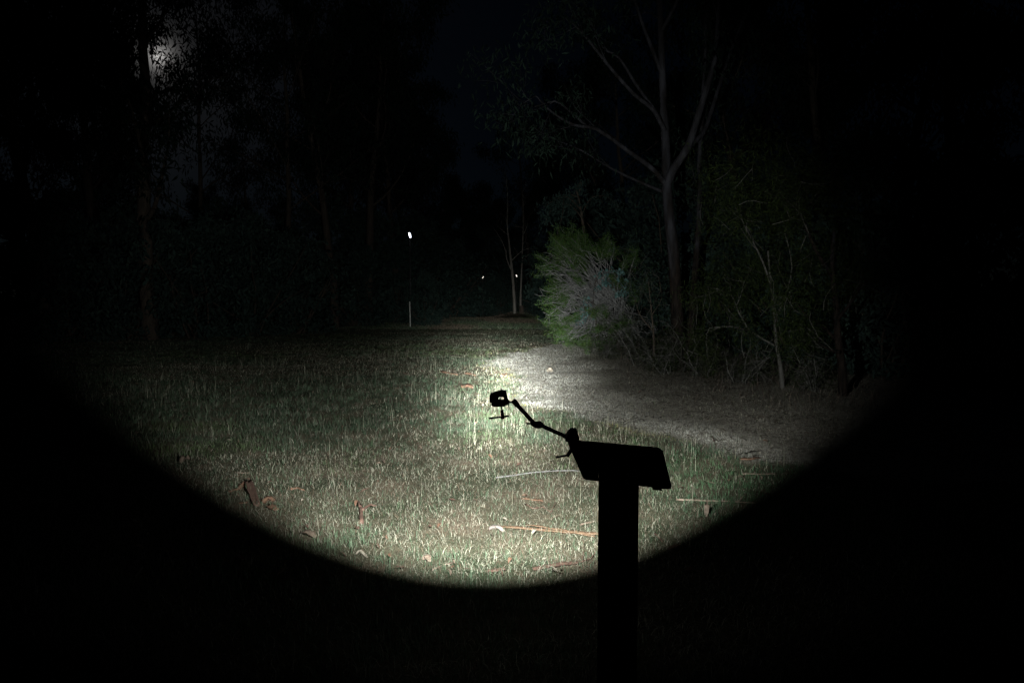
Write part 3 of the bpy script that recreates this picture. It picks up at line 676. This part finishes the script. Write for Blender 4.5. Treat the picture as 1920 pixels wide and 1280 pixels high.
# dead twig sprays
sprays = [(1046, 492), (1040, 512), (1050, 528), (1044, 548), (1055, 565), (1048, 590), (1056, 606), (1050, 622), (1066, 636), (1075, 505), (1080, 560), (1060, 500), (1075, 520), (1055, 530), (1085, 545), (1065, 560), (1075, 590), (1062, 610), (1070, 628), (1110, 470), (1130, 500), (1120, 610), (1140, 640), (1100, 640), (1160, 620), (1190, 600), (1180, 650), (1210, 640), (1090, 500), (1150, 560), (1080, 615)]
for (px, py) in sprays:
    for k in range(2 if px < 1058 else 1):
        tgt = qb(px + r.uniform(-12, 12), py + r.uniform(-10, 10), r.uniform(-2.4, -.6)); st = qb(1150 + r.uniform(-20, 60), 650 - r.uniform(0, 60), r.uniform(-.3, .3))
        mid = st.lerp(tgt, .5) + rv(r) * .15; pts = smooth_poly([st, mid, tgt], 4); dead.tube(pts, taper(len(pts), .010, .005), 4, False)
        for j in range(6):
            b0 = pts[r.randrange(4, len(pts))]; d = (tgt - mid).normalized() * .7 + rv(r) * .95 + Vector((-.15, 0, 0))
            tw = wander(b0, d, r.uniform(.3, .65), 5, r, .4, -.02); dead.tube(tw, taper(6, .005, .0025), 3, False)
            for m in range(6):
                t2 = wander(tw[r.randrange(1, 5)], d + rv(r) * .8, r.uniform(.12, .32), 3, r, .25); dead.tube(t2, taper(4, .004, .002), 3, False)
# bare branch reaching left out of the bush
for seg, ra in (([(1090, 540), (1060, 548), (1035, 558), (1020, 566), (1008, 572)], .016), ([(1035, 558), (1022, 552), (1010, 553), (1002, 545), (1005, 560)], .009), ([(1020, 566), (1010, 560), (1000, 559), (992, 558)], .008), ([(1020, 566), (1014, 574), (1003, 573), (998, 570)], .008), ([(1075, 600), (1062, 575), (1050, 565), (1040, 550)], .012), ([(1090, 545), (1068, 558), (1052, 585), (1058, 612)], .013)):
    pts = smooth_poly([qb(a, c, -1.0) + rv(r) * .03 for a, c in seg], 3); dead.tube(pts, taper(len(pts), ra, ra * .35), 5, False)
needle = leaves(green_tips, .10, 26, .10, .009, 62, -.1, .4, (.25, (1.5, 1.15, 1.0)))
e = empty('needle_bush', BB, 0, 'bright green needle-leaved bush tangled with bare grey twigs beside the track', 'bush')
T.trunk.build('trunk', M_BARKD, e, True); dead.build('dead_branches', M_TWIG, e, True)['kind'] = 'stuff'
link('foliage', np_mesh('foliage', *needle[:2], False, needle[2]), M_NEEDLE, e)['kind'] = 'stuff'
# blue-green gum sapling in front of the bush
T = Tree(71); r = T.r; SB = Vector(GP(1125, 668)); SB.z = gz1(SB.x, SB.y); DS = DB - 1.5
SB = Vector((P(1125, 668, DS).x, DS, gz1(P(1125, 668, DS).x, DS)))
def qs(px, py, dd=0.0): return P(px, py, DS + dd) - SB
tp = smooth_poly([Vector((0, 0, -.05)), qs(1120, 620), qs(1112, 560), qs(1118, 520)]); T.trunk.tube(tp, taper(len(tp), .014, .006), 6)
tips = []
for seg in ([(1112, 570), (1098, 560), (1095, 580), (1088, 595)], [(1113, 550), (1125, 535), (1140, 525), (1150, 540), (1158, 550)], [(1117, 530), (1130, 510), (1150, 505), (1165, 510)], [(1118, 600), (1100, 590), (1085, 600), (1080, 588)], [(1150, 505), (1165, 515), (1172, 535), (1165, 548)]):
    pts = T.limb([qs(a, c, r.uniform(-.2, .1)) for a, c in seg], .008, .003, 5); tips += pts[2:]
T.build('gum_sapling', SB, 'blue-green leaved gum sapling in front of the needle bush', 'sapling', None, M_BARKD, M_GLAUC, leaves(tips, .13, 7, .11, .055, 72, .9, .25), crown='foliage')
# hanging gum branch above the bush (its own young gum)
T = Tree(73); r = T.r; HB = Vector((P(1105, 660, DB + 1.5).x, DB + 1.5, 0)); HB.z = gz1(HB.x, HB.y)
def qh(px, py, dd=0.0): return P(px, py, DB + 1.5 + dd) - HB
tp = smooth_poly([Vector((0, 0, -.1)), qh(1110, 560), qh(1100, 470), qh(1090, 400), qh(1080, 350)]); T.trunk.tube(tp, taper(len(tp), .08, .03), 7)
tips = []
for seg in ([(1092, 410), (1070, 385), (1045, 385), (1030, 400), (1022, 420)], [(1090, 395), (1065, 370), (1040, 375), (1018, 390)], [(1085, 370), (1060, 365), (1055, 400), (1045, 440), (1038, 455)], [(1092, 400), (1110, 370), (1140, 370), (1160, 390)], [(1085, 365), (1090, 340), (1075, 370), (1072, 420)]):
    pts = T.limb([qh(a, c, r.uniform(-.5, .3)) for a, c in seg], .02, .006, 5); tips += pts[2:]
T.build('young_gum', HB, 'young gum drooping its dark leaves above the needle bush', 'tree', None, M_BARKD, M_DARKLEAF, leaves(tips, .3, 34, .13, .045, 74, 1.0, .3))

# --- small pale-stemmed trees at right
def side_tree(seed, basepx, polys, label, leafpx, rad, matl, name='paperbark_tree', bark=M_STEM, per=46):
    Bs = Vector(GP(*basepx)); Bs.z = gz1(Bs.x, Bs.y); t = Tree(seed); r = t.r
    qq = lambda px, py, dd=0.0: P(px, py, Bs.y + dd) - Bs
    tp = smooth_poly([Vector((0, 0, -.1))] + [qq(*c) for c in polys[0]]); t.trunk.tube(tp, taper(len(tp), rad, rad * .35), 8)
    for pl in polys[1:]:
        pts = t.limb([qq(c[0], c[1], r.uniform(-.3, .3)) for c in pl], rad * .45, .008, 6); t.ramify(pts, .8, .008, 2, .9, 2, .03, .4)
    tips = list(t.tips)
    for (px, py, sp) in leafpx:
        for k in range(22): tips.append(qq(px + r.uniform(-sp, sp), py + r.uniform(-sp, sp), r.uniform(-1.0, 1.2)))
    for tip in tips[::6]:
        t.twigs.tube(wander(tip, rv(r) + Vector((0, 0, -.8)), .5, 4, r, .35), taper(5, .003, .006), 3, False)
    return t.build(name, Bs, label, 'tree', RG, bark, matl, leaves(tips, .32, per, .11, .010, seed + 1, .1, .45, (.3, (1.2, 1.2, .7))), twigmat=M_STEM)
side_tree(81, (1467, 727), [[(1465, 700), (1460, 668), (1455, 640), (1452, 590), (1446, 540), (1440, 470)],
    [(1456, 650), (1425, 632), (1405, 618), (1385, 585), (1372, 555), (1340, 540)], [(1405, 620), (1370, 612), (1330, 615)], [(1452, 600), (1470, 560), (1485, 500), (1470, 430)], [(1446, 540), (1430, 490), (1400, 430), (1380, 390)]],
    'small tree with a thin pale stem at the right of the track', [(1420, 520, 45), (1360, 470, 50), (1450, 430, 55), (1380, 380, 50), (1340, 330, 40), (1470, 350, 50), (1440, 290, 45), (1390, 320, 40)], .045, M_OLIVE)
side_tree(83, (1578, 742), [[(1580, 700), (1572, 640), (1568, 580), (1560, 500), (1565, 430)],
    [(1572, 640), (1540, 610), (1510, 590), (1490, 560)], [(1570, 600), (1600, 560), (1620, 520)], [(1562, 520), (1530, 470), (1500, 400), (1480, 380)], [(1575, 660), (1555, 655), (1530, 640)]],
    'rough-stemmed tree at the dark right end of the track', [(1540, 500, 50), (1570, 440, 50), (1520, 400, 50), (1600, 380, 50), (1550, 330, 50), (1490, 300, 45), (1590, 290, 45), (1530, 560, 40)], .085, M_OLIVE, bark=M_BARK)
side_tree(85, (1225, 690), [[(1226, 640), (1222, 590), (1215, 520)], [(1224, 620), (1200, 590), (1190, 560)], [(1222, 590), (1240, 560), (1235, 520)]],
    'twiggy dark shrub between the needle bush and the big gum', [(1215, 560, 30), (1190, 540, 25), (1230, 500, 35), (1180, 470, 30)], .03, M_DARKLEAF, 'twiggy_shrub', M_BARKD, 14)

# --- thickets of dead twigs round the foot of the big gum
def thicket(seed, px, py, Wd, H, label, per=70):
    b0 = Vector(GP(px, py)); b0.z = gz1(b0.x, b0.y); r = random.Random(seed); tw = MB(); st = MB(); tips = []
    for k in range(5):
        p = wander(Vector((r.uniform(-.15, .15) * Wd, r.uniform(-.15, .15) * Wd, -.05)), Vector((r.uniform(-.6, .6), r.uniform(-.5, .5), 1)), H * r.uniform(.6, 1), 6, r, .3); st.tube(p, taper(7, .018, .006), 5, False)
        for j in range(per // 5):
            q2 = wander(p[r.randrange(1, 7)], rv(r) + Vector((0, 0, .15)), r.uniform(.3, .7) * Wd * .6, 5, r, .45); tw.tube(q2, taper(6, .006, .002), 3, False)
            for m in range(2):
                q3 = wander(q2[r.randrange(1, 5)], rv(r), r.uniform(.12, .35), 3, r, .4); tw.tube(q3, taper(4, .003, .0015), 3, False); tips.append(q3[-1])
    e = empty('twig_thicket', b0, 0, label, 'thicket', 'thickets of dead twigs under the right-hand trees')
    st.build('stems', M_STEM, e, True)['kind'] = 'stuff'; tw.build('twigs', M_STEM, e, True)['kind'] = 'stuff'
    Vv, Ff, Cc = leaves(tips, .15, 8, .08, .012, seed, .2, .5); link('foliage', np_mesh('foliage', Vv, Ff, False, Cc), M_OLIVE, e)['kind'] = 'stuff'
thicket(201, 1205, 684, 1.6, 1.5, 'dead twig thicket between the needle bush and the big gum')
thicket(202, 1248, 702, 1.1, .9, 'low dead twig thicket in front of the big gum foot')
thicket(203, 1318, 706, 1.4, 1.2, 'dead twig thicket just right of the big gum foot')
thicket(204, 1395, 718, 1.5, 1.0, 'dead twig thicket left of the thin pale stem')
thicket(205, 1525, 732, 1.3, 1.0, 'dead twig thicket right of the thin pale stem')
thicket(206, 1140, 672, 1.3, .8, 'low dead twig thicket under the needle bush')

# --- understorey shrubs
def make_shrub(seed, Wd, H, loc, label, group, matl=M_DARKLEAF, per=44, lf=(.22, .09)):
    t = Tree(seed); r = t.r; tips = []
    for k in range(9):
        az = r.uniform(0, 6.28); d = Vector((math.cos(az) * r.uniform(.2, .9), math.sin(az) * r.uniform(.2, .9), 1))
        pts = wander(Vector((r.uniform(-.3, .3), r.uniform(-.3, .3), -.1)), d, H * r.uniform(.6, .95), 7, r, .2)
        (t.trunk if k == 0 else t.twigs).tube(pts, taper(8, .05, .012), 5, False)
    for k in range(150):
        az = r.uniform(0, 6.28); f = r.random() ** .5; hh = r.random(); prof = (math.sin(math.pi * min(1, hh * .85 + .12))) ** .6
        tips.append(Vector((math.cos(az) * Wd * .5 * prof * f, math.sin(az) * Wd * .5 * prof * f, .1 + hh * H)) + rv(r) * .25)
    return t.build('leafy_shrub', loc, label, 'shrub', group, M_BARKD, matl, leaves(tips, .38, per, *lf, seed + 1, .5, .4, (.3, (1.25, 1.2, 1.1))), crown='foliage')
SG = 'shrubs under the left-hand trees'
s1 = make_shrub(91, 4.6, 5.2, ground_at(738, 45), 'rounded blue-grey shrub behind the white marker stake', SG)
s2 = make_shrub(92, 5.5, 4.4, ground_at(560, 32), 'dark spreading shrub in the middle of the left tree wall', SG)
for px, D, rz, lab, sc, src in [(795, 41, 1.0, 'lower shrub at the right end of the left tree wall', .62, s1), (665, 40, 2.0, 'leafy shrub left of the marker stake', 1.0, s2), (470, 30, 4, 'dark shrub under the grey sky gap', 1.0, s1),
        (370, 28, 3, 'dark shrub below the moon glow', 1.05, s2), (250, 27, 5, 'dark shrub left below the moon glow', 1.0, s1), (130, 25, 1.4, 'dark shrub near the left picture edge', 1.0, s2), (10, 23, .5, 'dark shrub cut by the left picture edge', 1.0, s1),
        (860, 64, 2.2, 'low far shrub behind the small lamp pole', .9, s2), (930, 66, .3, 'low far shrub left behind the slender pale trunks', .8, s1), (1000, 63, 3.2, 'low far shrub right behind the slender pale trunks', .8, s2), (1045, 45, 1.2, 'dark shrub behind the needle bush', .8, s1),
        (1350, 20, 2.7, 'dark shrub behind the big gum trunk', .7, s2), (1500, 17, .9, 'dark shrub behind the pale-stemmed tree', .7, s1), (1680, 14, 4.4, 'dark shrub at the far right of the track', .7, s2), (1840, 13, 1.7, 'dark shrub in the right picture corner', .8, s1),
        (60, 33, .3, 'tall shrub filling the gap behind the left picture edge', 1.5, s2), (190, 36, 2.3, 'tall shrub filling the gap left of the moonlit trunk', 1.5, s1), (310, 38, 4.3, 'tall shrub behind the moonlit trunk', 1.35, s2), (420, 40, 1.3, 'tall shrub behind the shrub under the moon', 1.35, s1),
        (520, 42, 3.3, 'tall shrub behind the thin-crowned gum', 1.3, s2), (610, 44, 5.3, 'tall shrub behind the spreading dark shrub', 1.5, s1), (700, 47, .8, 'tall shrub left of the bright white lamp', 1.6, s2), (780, 52, 2.8, 'tall shrub right of the bright white lamp', 1.5, s1), (835, 58, 4.8, 'tall shrub left of the small lamp pole', 1.5, s2),
        (900, 72, 1.8, 'tall far shrub between the two small lamps', 1.7, s1), (975, 75, 3.8, 'tall far shrub behind the slender trunks', 1.8, s2), (1090, 40, 5.8, 'tall shrub behind the needle bush and its sapling', 1.4, s1), (1170, 30, .1, 'tall shrub behind the twiggy dark shrub', 1.2, s2),
        (1270, 27, 2.1, 'tall shrub right behind the big gum', 1.3, s1), (1430, 23, 4.1, 'tall shrub behind the rough-stemmed tree', 1.2, s2), (1620, 20, 1.6, 'tall shrub in the dark right of the track', 1.2, s1), (1760, 18, 3.6, 'tall shrub deep in the dark right corner', 1.2, s2)]:
    clone(src, ground_at(px, D), rz, lab, sc)

# ------------------------------------------------------------------ marker stake, far lamps
sb = Vector(GP(769.5, 613)); sb.z = gz1(sb.x, sb.y); tt = P(768, 565, sb.y) - sb
mb = MB(); mb.tube([Vector((0, 0, -.15)), tt * .97], [.03, .03], 4); o = link('marker_stake', mb.mesh('marker_stake'), M_STAKE); o.location = sb
st = empty('marker_stake_root', sb); bpy.data.objects.remove(st); o.name = 'marker_stake'
mb2 = MB(); mb2.tube([tt * .97, tt], [.0295, .008], 4); c = mb2.build('tip', M_STAKE, o); tag(o, 'thin white stake standing at the far left edge of the lawn', 'stake')
def lamp_post(px, py, D, size, col, st, label, tilt, hd):
    top = P(px, py, D); b = Vector((top.x, D, gz1(top.x, D) - .1)); e = empty('lamp_post', b, 0, label, 'lamp', 'distant lamps on thin poles'); h = top.z - b.z
    m = MB(); m.tube([Vector((0, 0, 0)), Vector((0, 0, h - size * 1.2))], [.05, .035], 8); m.build('pole', M_POLE, e, True)
    m = MB(); m.tube([Vector((0, .02, h - size * 1.25)), Vector((0, .02, h - size * 1.1))], [.06, .05], 8); m.tube([Vector((0, .02, h + size * hd)), Vector((0, .02, h + size * hd + .06))], [.09, .03], 8); m.build('lamp_housing', M_POLE, e)
    m = MB(); m.tube([Vector((-tilt * size, 0, h + size * hd)), Vector((0, 0, h)), Vector((tilt * size, 0, h - size * hd))], [size * .25, size * .42, size * .28], 8); m.build('lamp_lens', emit('lamp_glow', col, st), e, True)
lamp_post(768.5, 441, 40.5, .15, (.85, .88, 1.0), 4.0, 'brightest white lamp shining high among the left trees', .25, 1.0)
lamp_post(905.5, 520, 62, .11, (1, .92, .8), 1.6, 'small warm lamp on a thin pole at the end of the clearing', -.4, .7)
lamp_post(968.5, 517, 63, .11, (1, .93, .82), 1.4, 'small warm lamp seen between the two slender pale trunks', .4, .9)

# ------------------------------------------------------------------ sign stand (seen from behind)
TL, TR, BR_, BL = P(1064, 824, 2.10), P(1241, 840, 1.98), None, None
wdir = Vector((TR.x - TL.x, TR.y - TL.y, 0)).normalized()         # along the board's top edge
adir = Vector((-wdir.y, wdir.x, 0))                                # away from the camera
if adir.y < 0: adir = -adir
BW = (TR - TL).length
tilt = math.radians(44); ddir = (adir * math.cos(tilt) - UPV * math.sin(tilt)).normalized(); BH = .232
nrm = wdir.cross(ddir).normalized()
if nrm.y < 0: nrm = -nrm                                           # face of the board (away and up)
xd = (TR - TL).normalized()
def bp(u, v, w=0.0): return TL + xd * (u * BW) + ddir * (v * BH) + nrm * w
ctr = bp(.55, .5); post_c = P(1160.5, 905, ctr.y + .02)
base = Vector((post_c.x, post_c.y, gz1(post_c.x, post_c.y)))
e = empty('sign_stand', base, 0, 'small tilted sign board on a square timber post, black against the light', 'sign stand')
s = .105; rot = Matrix((( wdir.x, adir.x, 0), (wdir.y, adir.y, 0), (0, 0, 1)))
mb = MB()
htop = lambda q: 0
cs = [(-s / 2, -s / 2), (s / 2, -s / 2), (s / 2, s / 2), (-s / 2, s / 2)]
top = []
for a, c in cs:                                                    # post top cut to the slope of the board
    w2 = base + rot @ Vector((a, c, 0)); k = (TL - nrm * .008 - w2).dot(nrm) / nrm.z; top.append(rot @ Vector((a, c, 0)) + Vector((0, 0, k)))
bot = [rot @ Vector((a, c, -.3)) for a, c in cs]
mb.add(bot + top, [(0, 1, 2, 3), (7, 6, 5, 4)] + [(j, j + 4, (j + 1) % 4 + 4, (j + 1) % 4) for j in range(4)])
mb.build('post', M_TIMBER, e, False, .004)
def rounded(u0, u1, v0, v1, r, w):
    pts = []
    for cu, cv, a0 in ((u0 + r / BW, v0 + r / BH, math.pi), (u1 - r / BW, v0 + r / BH, 1.5 * math.pi), (u1 - r / BW, v1 - r / BH, 0), (u0 + r / BW, v1 - r / BH, .5 * math.pi)):
        for k in range(5):
            a = a0 + k * math.pi / 8; pts.append(bp(cu + r / BW * math.cos(a), cv + r / BH * math.sin(a), w) - base)
    return pts
mb = MB(); mb.prism(rounded(0, 1, 0, 1, .016, -.006), nrm * .008); board = mb.build('board', M_PLATE, e)
mb = MB(); mb.prism(rounded(.04, .96, .05, .95, .012, .0025), nrm * .003); mb.build('face_panel', noisy('sign_face', [(0.3, (.35, .34, .28)), (.7, (.45, .44, .38))], 12, .5), board)
for u0, u1 in ((.215, .235), (.79, .89)):                          # fixing clips along the lower edge
    mb = MB(); c = bp((u0 + u1) / 2, 1.012, -.004) - base
    R3 = Matrix((xd, ddir, nrm)).transposed(); mb.box(c, ((u1 - u0) * BW, .010, .012), R3); mb.build('clip', M_BLACKM, e)
mb = MB(); c = bp(.35, 1.01, -.012) - base; R3 = Matrix((xd, ddir, nrm)).transposed(); mb.box(c, (.055, .02, .02), R3); mb.build('bracket', M_BLACKM, e)

# ------------------------------------------------------------------ articulated arm with two clamps
DA = 2.16
arm = empty('articulated_arm', P(1073, 830, 2.10), 0, 'black jointed camera arm clamped to the corner of the sign board', 'support arm')
A0 = arm.location.copy()
def qa(px, py, dd=0.0): return P(px, py, DA + dd) - A0
PXM = DA / FPX
FW = Vector((0, 1, 0))
def part(mb, name, m=M_BLACKM, smooth=True, parent=None, bevel=0): return mb.build(name, m, parent or arm, smooth, bevel)
def extr(pxs, depth, name, dd=-.012, parent=None, bevel=.0012):
    mb = MB(); mb.prism([qa(a, c, dd) for a, c in pxs], Vector((0, depth, 0))); return part(mb, name, M_BLACKM, False, parent, bevel)
# torch clamp: C-shaped jaw body, moving jaw, screw, sleeve and tommy bar
extr([(919.2, 738.6), (940.3, 732), (948.3, 734), (952, 747.5), (954.5, 757), (945, 757), (944.6, 750.3), (944.6, 744.2), (934, 744.4), (919, 745.5)], .034, 'clamp_jaw')
extr([(917.9, 741), (934.2, 741), (934.2, 753.6), (930, 756), (917.8, 754)], .012, 'jaw_pad', .006)
extr([(937, 744), (938.9, 744), (938.9, 752), (937, 752)], .01, 'clamp_pin', 0.0)
extr([(920.3, 758.4), (922.2, 755.0), (930, 751), (945, 750.4), (954.8, 753), (954.2, 757.5), (945, 762.4), (924.5, 762.4)], .03, 'moving_jaw', -.0105)
mb = MB(); mb.tube([qa(940, 761, .004), qa(941.2, 769, .004)], 1.4 * PXM, 10); part(mb, 'clamp_screw')
mb = MB(); mb.tube([qa(941, 768, .004), qa(942.6, 785, .004)], [3.0 * PXM, 3.6 * PXM], 12); part(mb, 'screw_sleeve')
mb = MB(); mb.tube([qa(917.5, 784, .004), qa(953.5, 779.5, .004)], 1.75 * PXM, 10); mb.tube([qa(917, 784, .004), qa(919.5, 783.7, .004)], 1.7 * PXM, 10); mb.tube([qa(951.5, 779.8, .004), qa(954, 779.5, .004)], 1.6 * PXM, 10); part(mb, 'tommy_bar')
mb = MB(); mb.tube([qa(952, 753.5, .004), qa(955.5, 753.8, .004)], 4.4 * PXM, 12); mb.tube([qa(955, 753.8, .004), qa(962, 754, .004)], 1.7 * PXM, 10); part(mb, 'stud')
mb = MB(); mb.tube([qa(953, 757, .002), qa(953.6, 761.3, .002)], 1.1 * PXM, 8); part(mb, 'lock_lever')
# arm
mb = MB(); mb.tube([qa(961.5, 750, .004), qa(964, 752, .004), qa(970, 759.5, .004), qa(971, 761, .004)], [4.2 * PXM, 5.6 * PXM, 5.2 * PXM, 4 * PXM], 14); part(mb, 'upper_joint')
mb = MB(); mb.tube([qa(967, 756, .004), qa(1001, 793, .002)], [3.9 * PXM, 4.1 * PXM], 12); part(mb, 'upper_tube')
mb = MB(); mb.tube([qa(994.5, 793, 0), qa(998, 794, 0), qa(1005, 796.5, 0), qa(1012, 796, 0), qa(1017, 797.5, 0), qa(1018.4, 799, 0)], [2.5 * PXM, 4.4 * PXM, 6.6 * PXM, 7.4 * PXM, 5 * PXM, 3 * PXM], 14); part(mb, 'elbow_joint')
mb = MB(); mb.tube([qa(986.6, 793.6, -.004), qa(996, 794.2, -.004)], 1.9 * PXM, 10); part(mb, 'elbow_knob')
mb = MB(); mb.tube([qa(1014, 797, 0), qa(1062, 818.5, -.03)], [3.8 * PXM, 4.0 * PXM], 12); part(mb, 'lower_tube')
mb = MB(); mb.tube([qa(1056, 816, -.025), qa(1062, 818.3, -.028), qa(1070, 820, -.03)], [4 * PXM, 5 * PXM, 5.4 * PXM], 12); part(mb, 'lower_joint')
# board clamp
extr([(1065.6, 812.8), (1071.4, 806), (1082.4, 806), (1084, 812), (1087.5, 830), (1080, 838), (1066, 830), (1059.5, 826)], .04, 'clamp_jaw', -.10)
extr([(1068, 838), (1078, 838), (1080, 846), (1070, 848)], .03, 'moving_jaw', -.095)
mb = MB(); mb.tube([qa(1071.5, 842, -.08), qa(1066, 851, -.08), qa(1064.5, 855.5, -.08)], [3.2 * PXM, 3.6 * PXM, 2.4 * PXM], 12); part(mb, 'screw_sleeve')
mb = MB(); mb.tube([qa(1042, 857.2, -.08), qa(1067, 852, -.08)], 1.9 * PXM, 10); part(mb, 'tommy_bar')

# ------------------------------------------------------------------ the torch gripped in the clamp
TD = DA + .012
t_tail = P(926, 747.5, TD)
hot = G(938, 702)
axis = (hot - t_tail).normalized()
torch = empty('torch', t_tail, 0, 'small black torch gripped in the clamp, shining down the track', 'torch')
ax = lambda a: axis * a
mb = MB(); mb.tube([ax(-.004), ax(0), ax(.062), ax(.068)], [.0105, .0125, .0125, .0115], 16); mb.build('body', M_BLACKM, torch, True)
mb = MB(); mb.tube([ax(-.008), ax(-.003)], [.008, .0085], 12); mb.build('tail_switch', M_RUBBER, torch)
mb = MB(); mb.tube([ax(.066), ax(.078), ax(.098), ax(.101)], [.0115, .0145, .0150, .0145], 18); hd = mb.build('head', M_BLACKM, torch, True)
mb = MB(); mb.tube([ax(.1012), ax(.1018)], [.0125, .0125], 18); mb.build('lens', emit('torch_lens', (.9, 1, .97), 20), hd)
ld = bpy.data.lights.new('torch_beam', 'SPOT'); ld.energy = 1.0; ld.spot_size = math.radians(150); ld.spot_blend = 0.6; ld.shadow_soft_size = .010
ld.color = (.93, 1.0, .98)
lo = bpy.data.objects.new('torch_beam', ld); COL.objects.link(lo); lo.parent = torch
lo.location = ax(.125); lo.rotation_euler = axis.to_track_quat('-Z', 'Y').to_euler()
ld.use_nodes = True; t = ld.node_tree
em = t.nodes['Emission']
nm = N(t, 'ShaderNodeTexCoord').outputs['Normal']
nn = N(t, 'ShaderNodeVectorMath', operation='NORMALIZE'); t.links.new(nm, nn.inputs[0])
sx = N(t, 'ShaderNodeSeparateXYZ'); t.links.new(nn.outputs[0], sx.inputs[0])
th = M(t, 'MULTIPLY', M(t, 'ARCCOSINE', M(t, 'MINIMUM', M(t, 'ABSOLUTE', sx.outputs['Z']), 0.9999999)), 180 / math.pi)
def gauss(a, s): return M(t, 'MULTIPLY', M(t, 'EXPONENT', M(t, 'MULTIPLY', M(t, 'POWER', M(t, 'DIVIDE', th, s), 2.0), -1)), a)
def expo(a, s): return M(t, 'MULTIPLY', M(t, 'EXPONENT', M(t, 'MULTIPLY', th, -1 / s)), a)
RIM_TILT = .9
BEAM = dict(hot=(34, 2.0), corona=(23, 5.3), spill=(.5, 24.0), flood=1.0, edge=(28.0, 38.3), skirt=(7, 8.2))
cut = N(t, 'ShaderNodeMapRange', interpolation_type='SMOOTHSTEP'); cut.inputs['From Min'].default_value = BEAM['edge'][0]; cut.inputs['From Max'].default_value = BEAM['edge'][1]
cut.inputs['To Min'].default_value = 1; cut.inputs['To Max'].default_value = .0012         # faint stray light outside the cone
rim = N(t, 'ShaderNodeVectorMath', operation='DOT_PRODUCT'); t.links.new(nn.outputs[0], rim.inputs[0])   # the reflector's rim sits a little askew
rim.inputs[1].default_value = Vector((-math.sin(math.radians(RIM_TILT)), math.sin(math.radians(2.0)), -1)).normalized()
th2 = M(t, 'MULTIPLY', M(t, 'ARCCOSINE', M(t, 'MINIMUM', M(t, 'ABSOLUTE', rim.outputs['Value']), 0.9999999)), 180 / math.pi)
t.links.new(th2, cut.inputs['Value'])
I = M(t, 'ADD', M(t, 'ADD', gauss(*BEAM['hot']), M(t, 'ADD', gauss(*BEAM['corona']), gauss(*BEAM['skirt']))), M(t, 'ADD', gauss(*BEAM['spill']), BEAM['flood']))
TORCH_POWER = 1920.0
I = M(t, 'MULTIPLY', M(t, 'MULTIPLY', I, cut.outputs[0]), TORCH_POWER)
t.links.new(I, em.inputs['Strength'])
tris = sum(len(o.data.loops) - 2 * len(o.data.polygons) for o in [ob for ob in S.objects if ob.type == 'MESH'])
um = {ob.data for ob in S.objects if ob.type == 'MESH'}
print('objects', len(S.objects), 'tris unique', sum(len(m.loops) - 2 * len(m.polygons) for m in um))
